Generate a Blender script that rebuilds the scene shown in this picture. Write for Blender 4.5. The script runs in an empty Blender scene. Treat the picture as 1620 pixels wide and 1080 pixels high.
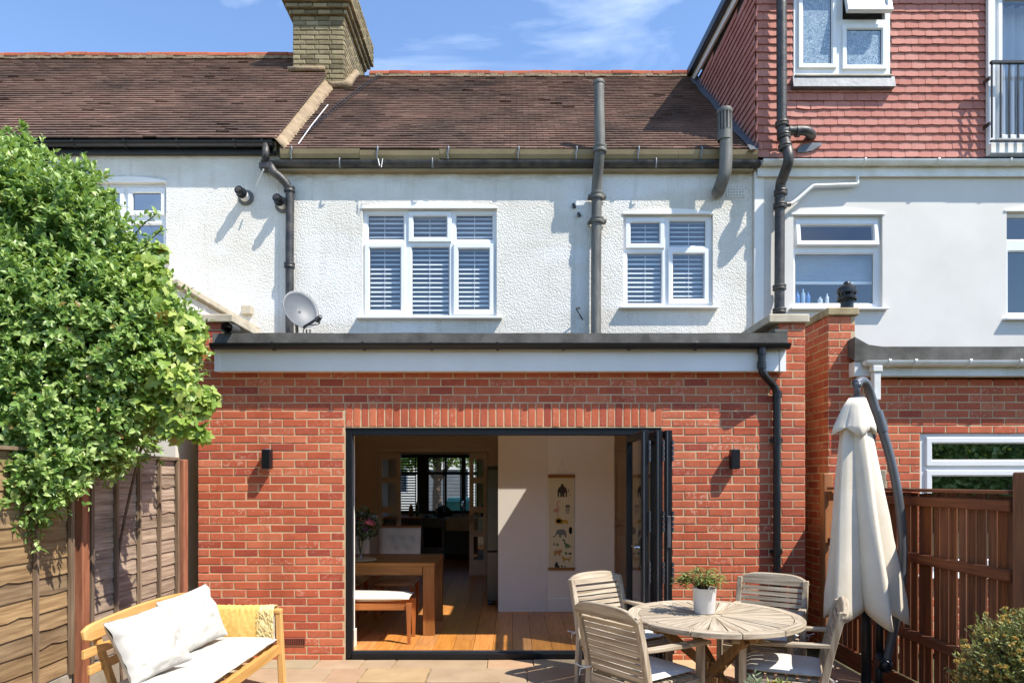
import bpy, bmesh, math, random
from mathutils import Vector, Matrix, Quaternion, noise

random.seed(7)
SC = bpy.context.scene
COL = SC.collection
R = math.radians

# ---------------------------------------------------------------- camera
F, HZ, CZ = 1080.0, 760.0, 1.65          # focal length in pixels of a 1620 px wide frame, horizon row, eye height
cam_d = bpy.data.cameras.new('camera')
cam = bpy.data.objects.new('camera', cam_d)
COL.objects.link(cam)
cam.location = (0, 0, CZ)
cam.rotation_euler = (R(90), 0, 0)
cam_d.sensor_width = 36.0
cam_d.lens = 24.0
cam_d.shift_y = 220.0 / 1620.0
cam_d.clip_start = 0.05
cam_d.clip_end = 800
SC.camera = cam

# ---------------------------------------------------------------- sun, sky, exposure
SUN = Vector((-1.6, 1.0, -2.6)).normalized()
sl = bpy.data.lights.new('sun', 'SUN')
sl.energy = 3.6
sl.angle = R(0.5)
sl.color = (1.0, 0.945, 0.85)
so = bpy.data.objects.new('sun', sl)
COL.objects.link(so)
so.rotation_euler = SUN.to_track_quat('-Z', 'Y').to_euler()
so.location = (12, -8, 25)

world = bpy.data.worlds.new('World')
SC.world = world
world.use_nodes = True
nt = world.node_tree
nt.nodes.clear()
wo = nt.nodes.new('ShaderNodeOutputWorld')
bg = nt.nodes.new('ShaderNodeBackground')
sky = nt.nodes.new('ShaderNodeTexSky')
sky.sky_type = 'NISHITA'
sky.sun_disc = False
sky.sun_elevation = math.asin(-SUN.z)
sky.sun_rotation = math.atan2(-SUN.x, -SUN.y)
sky.air_density = 1.0
sky.altitude = 600
sky.dust_density = 0.1
sky.ozone_density = 4.2
tc = nt.nodes.new('ShaderNodeTexCoord')
mp = nt.nodes.new('ShaderNodeMapping')
mp.inputs['Scale'].default_value = (1.3, 2.0, 4.6)
mp.inputs['Rotation'].default_value = (0.0, R(14), R(8))
n1 = nt.nodes.new('ShaderNodeTexNoise')
n1.inputs['Scale'].default_value = 1.9
n1.inputs['Detail'].default_value = 7
n1.inputs['Roughness'].default_value = 0.55
n1.inputs['Distortion'].default_value = 0.6
cr = nt.nodes.new('ShaderNodeValToRGB')
cr.color_ramp.elements[0].position = 0.54
cr.color_ramp.elements[0].color = (0, 0, 0, 1)
cr.color_ramp.elements[1].position = 0.92
cr.color_ramp.elements[1].color = (0.75, 0.75, 0.75, 1)
mx = nt.nodes.new('ShaderNodeMix')
mx.data_type = 'RGBA'
mx.inputs[7].default_value = (5.4, 6.0, 6.8, 1)
L = nt.links.new
L(tc.outputs['Generated'], mp.inputs['Vector'])
L(mp.outputs['Vector'], n1.inputs['Vector'])
L(n1.outputs['Fac'], cr.inputs['Fac'])
L(cr.outputs['Color'], mx.inputs[0])
L(sky.outputs['Color'], mx.inputs[6])
L(mx.outputs[2], bg.inputs['Color'])
bg.inputs['Strength'].default_value = 0.138
L(bg.outputs['Background'], wo.inputs['Surface'])

SC.view_settings.view_transform = 'Standard'
SC.view_settings.look = 'None'
SC.view_settings.exposure = 1.14
SC.view_settings.gamma = 1.0
SC.render.engine = 'CYCLES'
SC.cycles.use_denoising = True
SC.cycles.max_bounces = 12
SC.cycles.diffuse_bounces = 9
SC.cycles.glossy_bounces = 4
SC.cycles.transparent_max_bounces = 12
SC.cycles.sample_clamp_indirect = 6.0
SC.cycles.caustics_reflective = False
SC.cycles.caustics_refractive = False

# ---------------------------------------------------------------- helpers
def pX(px, Y): return (px - 810.0) * Y / F       # metres across for a measured column at depth Y
def pZ(py, Y): return CZ + (HZ - py) * Y / F     # height for a measured row at depth Y
def P(px, py, Y): return Vector((pX(px, Y), Y, pZ(py, Y)))

def wloc(o):
    v = Vector((0, 0, 0))
    while o is not None:
        v += o.location
        o = o.parent
    return v

def tag(o, label=None, cat=None, group=None, kind=None):
    if label: o['label'] = label
    if cat: o['category'] = cat
    if group: o['group'] = group
    if kind: o['kind'] = kind
    return o

def thing(name, label, cat, loc=(0, 0, 0), rz=0.0, group=None):
    o = bpy.data.objects.new(name, None)
    o.empty_display_size = 0.1
    COL.objects.link(o)
    o.location = loc
    o.rotation_euler = (0, 0, rz)
    return tag(o, label, cat, group)

def inst(name, mesh, parent, loc, rot=(0, 0, 0), scale=(1, 1, 1)):
    """an object using shared mesh data; loc in world space (parents are unrotated)"""
    o = bpy.data.objects.new(name, mesh)
    COL.objects.link(o)
    o.parent = parent
    o.location = Vector(loc) - (wloc(parent) if parent else Vector((0, 0, 0)))
    o.rotation_euler = rot
    o.scale = scale
    return o

def copy_tree(o, parent=None):
    c = o.copy()
    COL.objects.link(c)
    c.parent = parent
    for ch in o.children:
        copy_tree(ch, c)
    return c

class MB:
    def __init__(s): s.v = []; s.f = []
    def add(s, vs, fs):
        b = len(s.v)
        s.v += [tuple(p) for p in vs]
        s.f += [tuple(i + b for i in f) for f in fs]
        return s
    def box(s, x0, x1, y0, y1, z0, z1):
        return s.add([(x0,y0,z0),(x1,y0,z0),(x1,y1,z0),(x0,y1,z0),(x0,y0,z1),(x1,y0,z1),(x1,y1,z1),(x0,y1,z1)],
                     [(0,3,2,1),(4,5,6,7),(0,1,5,4),(1,2,6,5),(2,3,7,6),(3,0,4,7)])
    def bar(s, p0, p1, w, h, up=(0, 0, 1), w1=None, h1=None):
        p0 = Vector(p0); p1 = Vector(p1); d = (p1 - p0).normalized()
        u = Vector(up); side = d.cross(u)
        if side.length < 1e-5: side = d.cross(Vector((0, 1, 0)))
        side.normalize(); u = side.cross(d).normalized()
        w1 = w if w1 is None else w1; h1 = h if h1 is None else h1
        vs = []
        for p, a, b in ((p0, w, h), (p1, w1, h1)):
            for sx, sz in ((-1,-1),(1,-1),(1,1),(-1,1)):
                vs.append(p + side * (sx * a / 2) + u * (sz * b / 2))
        return s.add(vs, [(0,1,2,3),(7,6,5,4),(0,4,5,1),(1,5,6,2),(2,6,7,3),(3,7,4,0)])
    def tube(s, pts, r, n=10, caps=True):
        pts = [Vector(p) for p in pts]
        m = len(pts)
        rs = r if isinstance(r, (list, tuple)) else [r] * m
        t0 = (pts[1] - pts[0]).normalized()
        ref = Vector((0, 0, 1)) if abs(t0.z) < .9 else Vector((1, 0, 0))
        u = t0.cross(ref).normalized()
        vs = []; fs = []
        for i in range(m):
            t = (pts[min(i+1, m-1)] - pts[max(i-1, 0)]).normalized()
            u = (u - t * u.dot(t)).normalized()
            w = t.cross(u)
            for k in range(n):
                a = 2 * math.pi * k / n
                vs.append(pts[i] + (u * math.cos(a) + w * math.sin(a)) * rs[i])
        for i in range(m - 1):
            for k in range(n):
                k2 = (k + 1) % n
                fs.append((i*n+k, i*n+k2, (i+1)*n+k2, (i+1)*n+k))
        if caps:
            fs.append(tuple(range(n))[::-1])
            fs.append(tuple(range((m-1)*n, m*n)))
        return s.add(vs, fs)
    def lathe(s, prof, c=(0, 0, 0), n=24):
        """prof: list of (r, z)"""
        vs = []; fs = []
        for r, z in prof:
            for k in range(n):
                a = 2 * math.pi * k / n
                vs.append((c[0] + r * math.cos(a), c[1] + r * math.sin(a), c[2] + z))
        for i in range(len(prof) - 1):
            for k in range(n):
                k2 = (k + 1) % n
                fs.append((i*n+k, i*n+k2, (i+1)*n+k2, (i+1)*n+k))
        return s.add(vs, fs)
    def prism(s, pts, ext):
        """closed polygon (list of 3-d points) extruded by vector ext"""
        n = len(pts); e = Vector(ext)
        vs = [Vector(p) for p in pts] + [Vector(p) + e for p in pts]
        fs = [tuple(range(n)), tuple(range(n, 2*n))[::-1]]
        for i in range(n):
            j = (i + 1) % n
            fs.append((i, i + n, j + n, j))
        return s.add(vs, fs)
    def ring(s, x0, x1, z0, z1, w, y0, y1, ch=0.0):
        """rectangular frame in the xz plane, front at y0, back at y1, section width w, inner chamfer ch"""
        o = [(x0,z0),(x1,z0),(x1,z1),(x0,z1)]
        a = [(x0+w-ch,z0+w-ch),(x1-w+ch,z0+w-ch),(x1-w+ch,z1-w+ch),(x0+w-ch,z1-w+ch)]
        b = [(x0+w,z0+w),(x1-w,z0+w),(x1-w,z1-w),(x0+w,z1-w)]
        c2 = min(.006, w * .15)
        o2 = [(x0+c2,z0+c2),(x1-c2,z0+c2),(x1-c2,z1-c2),(x0+c2,z1-c2)]
        vs = [(p[0], y1, p[1]) for p in o] + [(p[0], y0 + c2, p[1]) for p in o] + [(p[0], y0, p[1]) for p in o2] \
             + [(p[0], y0, p[1]) for p in a] + [(p[0], y0 + ch * 1.2, p[1]) for p in b] + [(p[0], y1, p[1]) for p in b]
        fs = []
        for l in range(5):
            for k in range(4):
                k2 = (k + 1) % 4
                fs.append((l*4+k, l*4+k2, (l+1)*4+k2, (l+1)*4+k))
        for k in range(4):
            k2 = (k + 1) % 4
            fs.append((20+k, 20+k2, k2, k))
        return s.add(vs, fs)
    def wall(s, x0, x1, z0, z1, y0, y1, holes=()):
        xs = sorted({x0, x1, *[min(max(h[0], x0), x1) for h in holes], *[min(max(h[1], x0), x1) for h in holes]})
        zs = sorted({z0, z1, *[min(max(h[2], z0), z1) for h in holes], *[min(max(h[3], z0), z1) for h in holes]})
        nx, nz = len(xs) - 1, len(zs) - 1
        def solid(i, j):
            if i < 0 or j < 0 or i >= nx or j >= nz: return False
            cx = (xs[i] + xs[i+1]) / 2; cz = (zs[j] + zs[j+1]) / 2
            return not any(h[0] < cx < h[1] and h[2] < cz < h[3] for h in holes)
        for i in range(nx):
            for j in range(nz):
                if not solid(i, j): continue
                a, b, c, d = xs[i], xs[i+1], zs[j], zs[j+1]
                s.add([(a,y0,c),(b,y0,c),(b,y0,d),(a,y0,d)], [(0,1,2,3)])
                s.add([(a,y1,c),(b,y1,c),(b,y1,d),(a,y1,d)], [(3,2,1,0)])
                if not solid(i-1, j): s.add([(a,y0,c),(a,y0,d),(a,y1,d),(a,y1,c)], [(0,1,2,3)])
                if not solid(i+1, j): s.add([(b,y0,c),(b,y1,c),(b,y1,d),(b,y0,d)], [(0,1,2,3)])
                if not solid(i, j-1): s.add([(a,y0,c),(a,y1,c),(b,y1,c),(b,y0,c)], [(0,1,2,3)])
                if not solid(i, j+1): s.add([(a,y0,d),(b,y0,d),(b,y1,d),(a,y1,d)], [(0,1,2,3)])
        return s
    def xform(s, M, start=0):
        for i in range(start, len(s.v)):
            s.v[i] = tuple(M @ Vector(s.v[i]))
        return s
    def mesh(s, name, m, smooth=False):
        me = bpy.data.meshes.new(name)
        me.from_pydata(s.v, [], s.f)
        me.materials.append(m)
        if smooth:
            me.polygons.foreach_set('use_smooth', [True] * len(me.polygons))
        me.update()
        return me
    def build(s, name, m, parent=None, smooth=False, bevel=0, local=False, seg=1, fix=False, auto=None):
        """vertices are in world space unless local"""
        if parent is not None and not local:
            w = wloc(parent)
            s.v = [(p[0]-w.x, p[1]-w.y, p[2]-w.z) for p in s.v]
        me = s.mesh(name, m, smooth)
        if fix:
            bm = bmesh.new(); bm.from_mesh(me)
            bmesh.ops.remove_doubles(bm, verts=bm.verts, dist=1e-5)
            bmesh.ops.recalc_face_normals(bm, faces=bm.faces)
            bm.to_mesh(me); bm.free()
        if auto is not None:
            me.polygons.foreach_set('use_smooth', [True] * len(me.polygons))
            me.set_sharp_from_angle(angle=R(auto))
        o = bpy.data.objects.new(name, me)
        COL.objects.link(o)
        o.parent = parent
        if bevel:
            b = o.modifiers.new('bevel', 'BEVEL')
            b.width = bevel; b.segments = seg; b.limit_method = 'ANGLE'; b.angle_limit = R(35)
        return o

def spline(pts, n=8):
    """Catmull-Rom through the points"""
    pts = [Vector(p) for p in pts]
    out = []
    for i in range(len(pts) - 1):
        p0 = pts[max(i-1, 0)]; p1 = pts[i]; p2 = pts[i+1]; p3 = pts[min(i+2, len(pts)-1)]
        for k in range(n):
            t = k / n
            out.append(0.5 * ((2*p1) + (p2-p0)*t + (2*p0-5*p1+4*p2-p3)*t*t + (3*p1-p0-3*p2+p3)*t**3))
    out.append(pts[-1])
    return out

# ---------------------------------------------------------------- materials
def s2l(c): return c / 12.92 if c <= .04045 else ((c + .055) / 1.055) ** 2.4
def hexc(h):
    h = h.lstrip('#')
    return tuple(s2l(int(h[i:i+2], 16) / 255) for i in (0, 2, 4)) + (1,)

class NT:
    """tiny helper round a node tree"""
    def __init__(s, name):
        s.m = bpy.data.materials.new(name); s.m.use_nodes = True
        s.t = s.m.node_tree; s.t.nodes.clear()
        s.out = s.n('ShaderNodeOutputMaterial')
    def n(s, typ, **kw):
        nd = s.t.nodes.new(typ)
        for k, v in kw.items(): setattr(nd, k, v)
        return nd
    def l(s, a, b): s.t.links.new(a, b)
    def mix(s, a, b, f, blend='MIX'):
        nd = s.n('ShaderNodeMix', data_type='RGBA', blend_type=blend)
        for v, i in ((f, 0), (a, 6), (b, 7)):
            if hasattr(v, 'is_linked') or hasattr(v, 'links'): s.l(v, nd.inputs[i])
            else: nd.inputs[i].default_value = v
        return nd.outputs[2]
    def math(s, op, a, b=0.0, clamp=False):
        nd = s.n('ShaderNodeMath', operation=op, use_clamp=clamp)
        for v, i in ((a, 0), (b, 1)):
            if hasattr(v, 'links'): s.l(v, nd.inputs[i])
            else: nd.inputs[i].default_value = v
        return nd.outputs[0]
    def noise(s, vec, scale, detail=4, rough=.55, dist=0):
        nd = s.n('ShaderNodeTexNoise')
        nd.inputs['Scale'].default_value = scale; nd.inputs['Detail'].default_value = detail
        nd.inputs['Roughness'].default_value = rough; nd.inputs['Distortion'].default_value = dist
        s.l(vec, nd.inputs['Vector'])
        return nd.outputs['Fac']
    def ramp(s, fac, stops):
        nd = s.n('ShaderNodeValToRGB')
        e = nd.color_ramp.elements
        while len(e) < len(stops): e.new(.5)
        for el, (p, c) in zip(e, stops):
            el.position = p; el.color = c
        s.l(fac, nd.inputs['Fac'])
        return nd.outputs['Color']
    def rand(s):
        a = s.n('ShaderNodeObjectInfo').outputs['Random']
        b = s.n('ShaderNodeNewGeometry').outputs['Random Per Island']
        return s.math('FRACT', s.math('ADD', a, b))
    def pos(s, scale=(1, 1, 1), obj=False):
        v = s.n('ShaderNodeTexCoord').outputs['Object'] if obj else s.n('ShaderNodeNewGeometry').outputs['Position']
        mpn = s.n('ShaderNodeMapping'); mpn.inputs['Scale'].default_value = scale
        s.l(v, mpn.inputs['Vector'])
        return mpn.outputs['Vector']
    def bsdf(s, col, rough=.6, metal=0, spec=.5, bump=None, bstr=.5, bdist=.01, coat=0, transl=None, tw=.3):
        p = s.n('ShaderNodeBsdfPrincipled')
        if hasattr(col, 'links'): s.l(col, p.inputs['Base Color'])
        else: p.inputs['Base Color'].default_value = col
        if hasattr(rough, 'links'): s.l(rough, p.inputs['Roughness'])
        else: p.inputs['Roughness'].default_value = rough
        p.inputs['Metallic'].default_value = metal
        p.inputs['Specular IOR Level'].default_value = spec
        p.inputs['Coat Weight'].default_value = coat
        if bump is not None:
            b = s.n('ShaderNodeBump'); b.inputs['Strength'].default_value = bstr; b.inputs['Distance'].default_value = bdist
            s.l(bump, b.inputs['Height']); s.l(b.outputs['Normal'], p.inputs['Normal'])
        sh = p.outputs['BSDF']
        if transl is not None:
            t = s.n('ShaderNodeBsdfTranslucent')
            if hasattr(transl, 'links'): s.l(transl, t.inputs['Color'])
            else: t.inputs['Color'].default_value = transl
            mxs = s.n('ShaderNodeMixShader'); mxs.inputs[0].default_value = tw
            s.l(sh, mxs.inputs[1]); s.l(t.outputs[0], mxs.inputs[2]); sh = mxs.outputs[0]
        s.l(sh, s.out.inputs['Surface'])
        return s.m

def mat(name, c, c2=None, rough=.6, vs=4.0, rnd=0.0, bump=0.0, bs=80, bd=.004, metal=0, spec=.5, coat=0,
        stretch=(1, 1, 1), obj=False, contrast=.35, transl=None, tw=.3):
    """two-tone noise, per-piece brightness variation, fine bump"""
    t = NT(name)
    c = hexc(c); c2 = hexc(c2) if c2 else tuple(x * .72 for x in c[:3]) + (1,)
    v = t.pos(stretch, obj)
    if obj:
        off = t.n('ShaderNodeVectorMath', operation='ADD')
        r = t.rand(); comb = t.n('ShaderNodeCombineXYZ')
        for i in range(3): t.l(t.math('MULTIPLY', r, 31.0 + 7*i), comb.inputs[i])
        t.l(v, off.inputs[0]); t.l(comb.outputs[0], off.inputs[1]); v = off.outputs[0]
    f = t.noise(v, vs, 6, .62)
    col = t.ramp(f, [(.5 - contrast / 2, c2), (.5 + contrast / 2, c)])
    if rnd:
        h = t.n('ShaderNodeHueSaturation')
        r = t.rand()
        t.l(t.math('ADD', t.math('MULTIPLY', r, 2 * rnd), 1 - rnd), h.inputs['Value'])
        r2 = t.math('FRACT', t.math('MULTIPLY', r, 7.31))
        t.l(t.math('ADD', t.math('MULTIPLY', r2, .5 * rnd), 1 - .25 * rnd), h.inputs['Saturation'])
        t.l(col, h.inputs['Color']); col = h.outputs[0]
    b = t.noise(v, bs, 4, .6) if bump else None
    if transl: transl = hexc(transl)
    return t.bsdf(col, rough, metal, spec, b, bump, bd, coat, transl, tw)

def wood(name, c, c2, axis, rough=.65, rnd=.12, bump=.25, scale=1.0, spec=.3):
    st = {'x': (1.2, 22, 22), 'y': (22, 1.2, 22), 'z': (22, 22, 1.2)}[axis]
    return mat(name, c, c2, rough, 2.0 * scale, rnd, bump, 6.0, .003, stretch=st, obj=True, contrast=.32, spec=spec)

def glass(name, tint=(.86, .92, .95, 1), base=.10, rough=0.0):
    t = NT(name)
    tr = t.n('ShaderNodeBsdfTransparent'); tr.inputs[0].default_value = tint
    g = t.n('ShaderNodeBsdfGlossy'); g.inputs['Roughness'].default_value = rough
    fr = t.n('ShaderNodeFresnel')      # same reflectance from either side of the pane
    bf = t.n('ShaderNodeNewGeometry').outputs['Backfacing']
    t.l(t.math('SUBTRACT', 1.5, t.math('MULTIPLY', bf, 1.5 - 1 / 1.5)), fr.inputs['IOR'])
    f = t.math('ADD', t.math('MULTIPLY', fr.outputs[0], 1.3), base, True)
    m = t.n('ShaderNodeMixShader')
    t.l(f, m.inputs[0]); t.l(tr.outputs[0], m.inputs[1]); t.l(g.outputs[0], m.inputs[2])
    t.l(m.outputs[0], t.out.inputs['Surface'])
    return t.m

def mk_brick(name, stops, mortar_smear, sm=.25):
    t = NT(name)
    r = t.rand()
    base = t.ramp(r, stops)
    v = t.pos()
    f = t.noise(v, 9, 5, .6)
    base = t.mix(base, (.55, .55, .55, 1), t.math('MULTIPLY', f, .4), 'MULTIPLY')
    big = t.noise(v, .8, 3, .5)
    base = t.mix(base, (.75, .72, .7, 1), t.math('MULTIPLY', t.math('SUBTRACT', big, .4, True), 1.2, True), 'MULTIPLY')
    f2 = t.noise(v, 34, 4, .7)
    # rain streaks and damp patches
    stn = t.noise(t.pos((3.2, 3.2, .35)), 1.6, 5, .62)
    base = t.mix(base, (.62, .58, .55, 1), t.math('MULTIPLY', t.math('SUBTRACT', stn, .50, True), 2.4, True), 'MULTIPLY')
    r2 = t.math('FRACT', t.math('MULTIPLY', r, 13.7))
    wht = t.math('MULTIPLY', t.math('MULTIPLY', t.math('SUBTRACT', f2, .52, True), 3.0, True), t.math('ADD', t.math('MULTIPLY', t.math('POWER', r2, 4), 1.4), sm), True)
    base = t.mix(base, mortar_smear, wht)
    b = t.noise(v, 130, 4, .65)
    return t.bsdf(base, .85, spec=.25, bump=b, bstr=.6, bdist=.005)

def mk_roof(name, stops, dark, lich, lam=1.0):
    t = NT(name)
    r = t.rand()
    base = t.ramp(r, stops)
    v = t.pos()
    big = t.noise(v, .9, 5, .6, .4)
    base = t.mix(base, dark, t.math('MULTIPLY', t.math('MULTIPLY', t.math('SUBTRACT', big, .40, True), 3.6, True), .9 * lam))
    mid = t.noise(v, 14, 5, .7)
    base = t.mix(base, lich, t.math('MULTIPLY', t.math('MULTIPLY', t.math('SUBTRACT', mid, .52, True), 4.0, True), .45 * lam))
    fn = t.noise(v, 45, 3, .6)
    base = t.mix(base, (.5, .5, .5, 1), t.math('MULTIPLY', fn, .6), 'MULTIPLY')
    return t.bsdf(base, .9, spec=.2, bump=fn, bstr=.5, bdist=.004)

def mk_roughcast(name, zs=5.30):
    t = NT(name)
    v = t.pos()
    w = t.n('ShaderNodeVectorMath', operation='ADD')
    nz = t.n('ShaderNodeTexNoise'); nz.inputs['Scale'].default_value = 14; t.l(v, nz.inputs['Vector'])
    sc = t.n('ShaderNodeVectorMath', operation='SCALE'); sc.inputs['Scale'].default_value = .05
    t.l(nz.outputs['Color'], sc.inputs[0]); t.l(v, w.inputs[0]); t.l(sc.outputs[0], w.inputs[1])
    vo = t.n('ShaderNodeTexVoronoi', feature='SMOOTH_F1'); vo.inputs['Scale'].default_value = 58
    vo.inputs['Smoothness'].default_value = .7
    t.l(w.outputs[0], vo.inputs['Vector'])
    n2 = t.noise(v, 70, 4, .65)
    h = t.math('ADD', t.math('SUBTRACT', 1.0, vo.outputs['Distance']), t.math('MULTIPLY', n2, .9))
    big = t.noise(v, 1.3, 5, .6)
    col = t.ramp(big, [(.3, hexc('cec8bc')), (.62, hexc('e0dcd3'))])
    # brown damp stain that has run down from the gutter
    z = t.n('ShaderNodeSeparateXYZ'); t.l(t.n('ShaderNodeNewGeometry').outputs['Position'], z.inputs[0])
    st = t.math('MULTIPLY', t.math('SUBTRACT', z.outputs['Z'], zs, True), 7.0, True)
    sn = t.noise(t.pos((2.5, 1, 9)), 2.4, 5, .65)
    st = t.math('MULTIPLY', st, t.math('MULTIPLY', t.math('SUBTRACT', sn, .36, True), 3.4, True), True)
    col = t.mix(col, hexc('8d7a58'), t.math('MULTIPLY', st, .75))
    rep = t.noise(t.pos((1, 1, 2.2)), .9, 2, .4)     # smoother patch repairs, a little whiter
    col = t.mix(col, hexc('e4e4e2'), t.math('MULTIPLY', t.math('SUBTRACT', rep, .56, True), 5.0, True))
    stk = t.noise(t.pos((5, 5, .5)), 1.7, 4, .6)
    col = t.mix(col, hexc('b3ab9b'), t.math('MULTIPLY', t.math('SUBTRACT', stk, .54, True), 1.8, True))
    spk = t.noise(v, 24, 3, .6)
    col = t.mix(col, hexc('a9a396'), t.math('MULTIPLY', t.math('SUBTRACT', spk, .63, True), 2.2, True))
    return t.bsdf(col, .85, spec=.25, bump=h, bstr=.85, bdist=.0075)

M = {}
M['brick'] = mk_brick('red_brick', [(0, hexc('bb5b3e')), (.22, hexc('ca6c4d')), (.5, hexc('c16042')), (.78, hexc('d47a57')), (.93, hexc('b2553f')), (1, hexc('a64f3f'))], hexc('e0bca4'), .13)
M['stock'] = mk_brick('yellow_stock_brick', [(0, hexc('8b7d62')), (.35, hexc('a1926f')), (.65, hexc('75694f')), (1, hexc('ac9d7b'))], hexc('4a4334'), .45)
M['mortar'] = mat('mortar', 'cdb591', 'b59b77', .9, 12, 0, .5, 120, .004)
M['mortar_old'] = mat('old_mortar', '8c7f64', '5d543f', .9, 10, 0, .6, 90, .006)
M['roof_mid'] = mk_roof('brown_clay_tile', [(0, hexc('765b50')), (.4, hexc('836558')), (.7, hexc('7b6054')), (1, hexc('8e7062'))], hexc('483d37'), hexc('968a76'), .9)
M['roof_left'] = M['roof_mid']
M['tile_red'] = mk_roof('red_concrete_tile', [(0, hexc('bb7d70')), (.5, hexc('c6887b')), (1, hexc('cd9284'))], hexc('b27164'), hexc('d4a598'), .5)
M['ridge'] = mk_roof('ridge_clay', [(0, hexc('a9573b')), (.5, hexc('b9694a')), (1, hexc('9a4c36'))], hexc('6e3c2c'), hexc('c9a37c'), .7)
M['deck'] = mat('roof_underlay', '2c2523', None, .9)
M['cement'] = mat('cement_fillet', 'a58f72', '7f6c54', .9, 7, 0, .8, 40, .02)
M['rough'] = mk_roughcast('white_roughcast')
M['rough_l'] = mk_roughcast('white_roughcast_neighbour', 5.60)
M['render_r'] = mat('smooth_white_render', 'd9d4cd', 'cec9c1', .8, 1.2, 0, .35, 60, .003, contrast=.4)
M['render_l'] = mat('side_render', 'e6e0d6', 'd4cbbd', .8, 2, 0, .3, 90, .003)
M['upvc'] = mat('white_upvc', 'e2e2e2', 'dadbdc', .35, 3, 0, 0, spec=.5)
M['fascia'] = mat('white_fascia', 'ece9e3', 'e2dfd8', .4, 1.5, 0, 0)
M['gutter_w'] = mat('white_gutter', 'e8e8e6', 'cfccc2', .4, 4, 0, 0)
M['black'] = mat('black_plastic', '121315', '1d1e20', .38, 6, 0, .1, 40, .003)
M['iron'] = mat('black_cast_iron', '232326', '4b4640', .45, 7, 0, .6, 45, .006, contrast=.25)
M['grey_iron'] = mat('weathered_grey_pipe', '77756e', '4a4945', .6, 9, 0, .5, 50, .006, stretch=(1, 1, .25))
M['tan_gutter'] = mat('tan_gutter', '9a8662', '857250', .5, 3, 0, .2, 30, .004)
M['felt'] = mat('mineral_felt', '6e6b66', '48453f', .95, 5, 0, .9, 220, .006)
M['lead'] = mat('lead_flashing', '6c7076', '565b62', .55, 6, 0, .4, 18, .01, metal=.25)
M['stone'] = mat('coping_stone', 'c8bca6', 'a59a84', .85, 5, 0, .5, 110, .004)
M['stone_old'] = mat('weathered_coping', 'b5a27c', '6d5f47', .9, 5, 0, .6, 80, .006)
M['alu'] = mat('anthracite_aluminium', '0d0e11', '121418', .42, 4, 0, 0, metal=.0, spec=.35)
M['grey_alu'] = mat('grey_seal', '6c6f76', '55585e', .35, 4, 0, 0, metal=.6)
M['glass'] = glass('window_glass', (.93, .96, .97, 1), .10)
M['glass_dark'] = glass('tinted_window_glass', (.14, .17, .22, 1), .40)
M['glass_clear'] = glass('clear_glass', (.96, .98, .98, 1), .03)
M['room'] = mat('dim_room', '65625f', '585552', .9, 2)
M['plaster'] = mat('warm_plaster', 'ebe1d2', 'e6dbc9', .85, 1.5)
M['plaster_w'] = mat('white_plaster', 'f4f0ea', 'efeae2', .8, 1.5)
M['skirt'] = mat('white_gloss_paint', 'e9e3d8', 'e1dacd', .4, 2)
M['steel'] = mat('galvanised_steel', '8a8d90', '6a6d70', .5, 12, metal=.5)
M['chrome'] = mat('chrome', 'c9ccd0', 'b5b8bc', .15, 5, metal=1)
M['slat'] = mat('white_blind_slat', 'f4f2ee', 'eceae6', .5, 2)

# ================================================================ setting
E = 6.316      # face of the brick extension
MY = 8.44      # face of the roughcast house wall

g = MB()
g.add([(-150,-150,-.06),(150,-150,-.06),(150,250,-.06),(-150,250,-.06)], [(0,1,2,3)])
tag(g.build('ground', mat('garden_soil', '5a5a36', '3f3a26', .95, 3, 0, .8, 30, .02)), kind='structure')

# sandstone patio: bedding sheet plus every slab
PAT = MB().box(-3.05, 2.98, 1.6, 6.33, -.05, -.012).build('patio', mat('patio_joint', 'a9916c', '7d6a4d', .95, 10, 0, .6, 90, .005))
tag(PAT, kind='structure')
M['slab'] = [mat('sandstone_%d' % i, a, b, .8, 3.5, .10, .35, 60, .004, contrast=.5) for i, (a, b) in
             enumerate([('b59b76', '9d8260'), ('af977a', '967e64'), ('bba27c', 'a38963'), ('b29274', '9a7c60'), ('aa9c80', '93866c')])]
rs = random.Random(11)
y = 6.31
rows = [.29, .42, .29, .56, .42, .29, .56, .42, .29, .56]
for h in rows:
    x = -3.04 - rs.uniform(0, .3)
    while x < 2.96:
        w = rs.choice([.42, .56, .56, .84, .84, .29])
        x0 = max(x, -3.04); x1 = min(x + w, 2.97)
        if x1 - x0 > .1:
            j = lambda: rs.uniform(-.006, .006)
            b = MB(); g_ = .007
            b.add([(x0+g_+j(), y-h+g_+j(), -.02), (x1-g_+j(), y-h+g_+j(), -.02), (x1-g_+j(), y-g_+j(), -.02), (x0+g_+j(), y-g_+j(), -.02)], [])
            zt = rs.uniform(-.003, .003)
            b.v += [(p[0], p[1], zt) for p in b.v[:4]]
            b.f += [(4,5,6,7),(0,1,5,4),(1,2,6,5),(2,3,7,6),(3,0,4,7)]
            b.build('slab', rs.choice(M['slab']), PAT, bevel=.005)
        x += w
    y -= h

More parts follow.
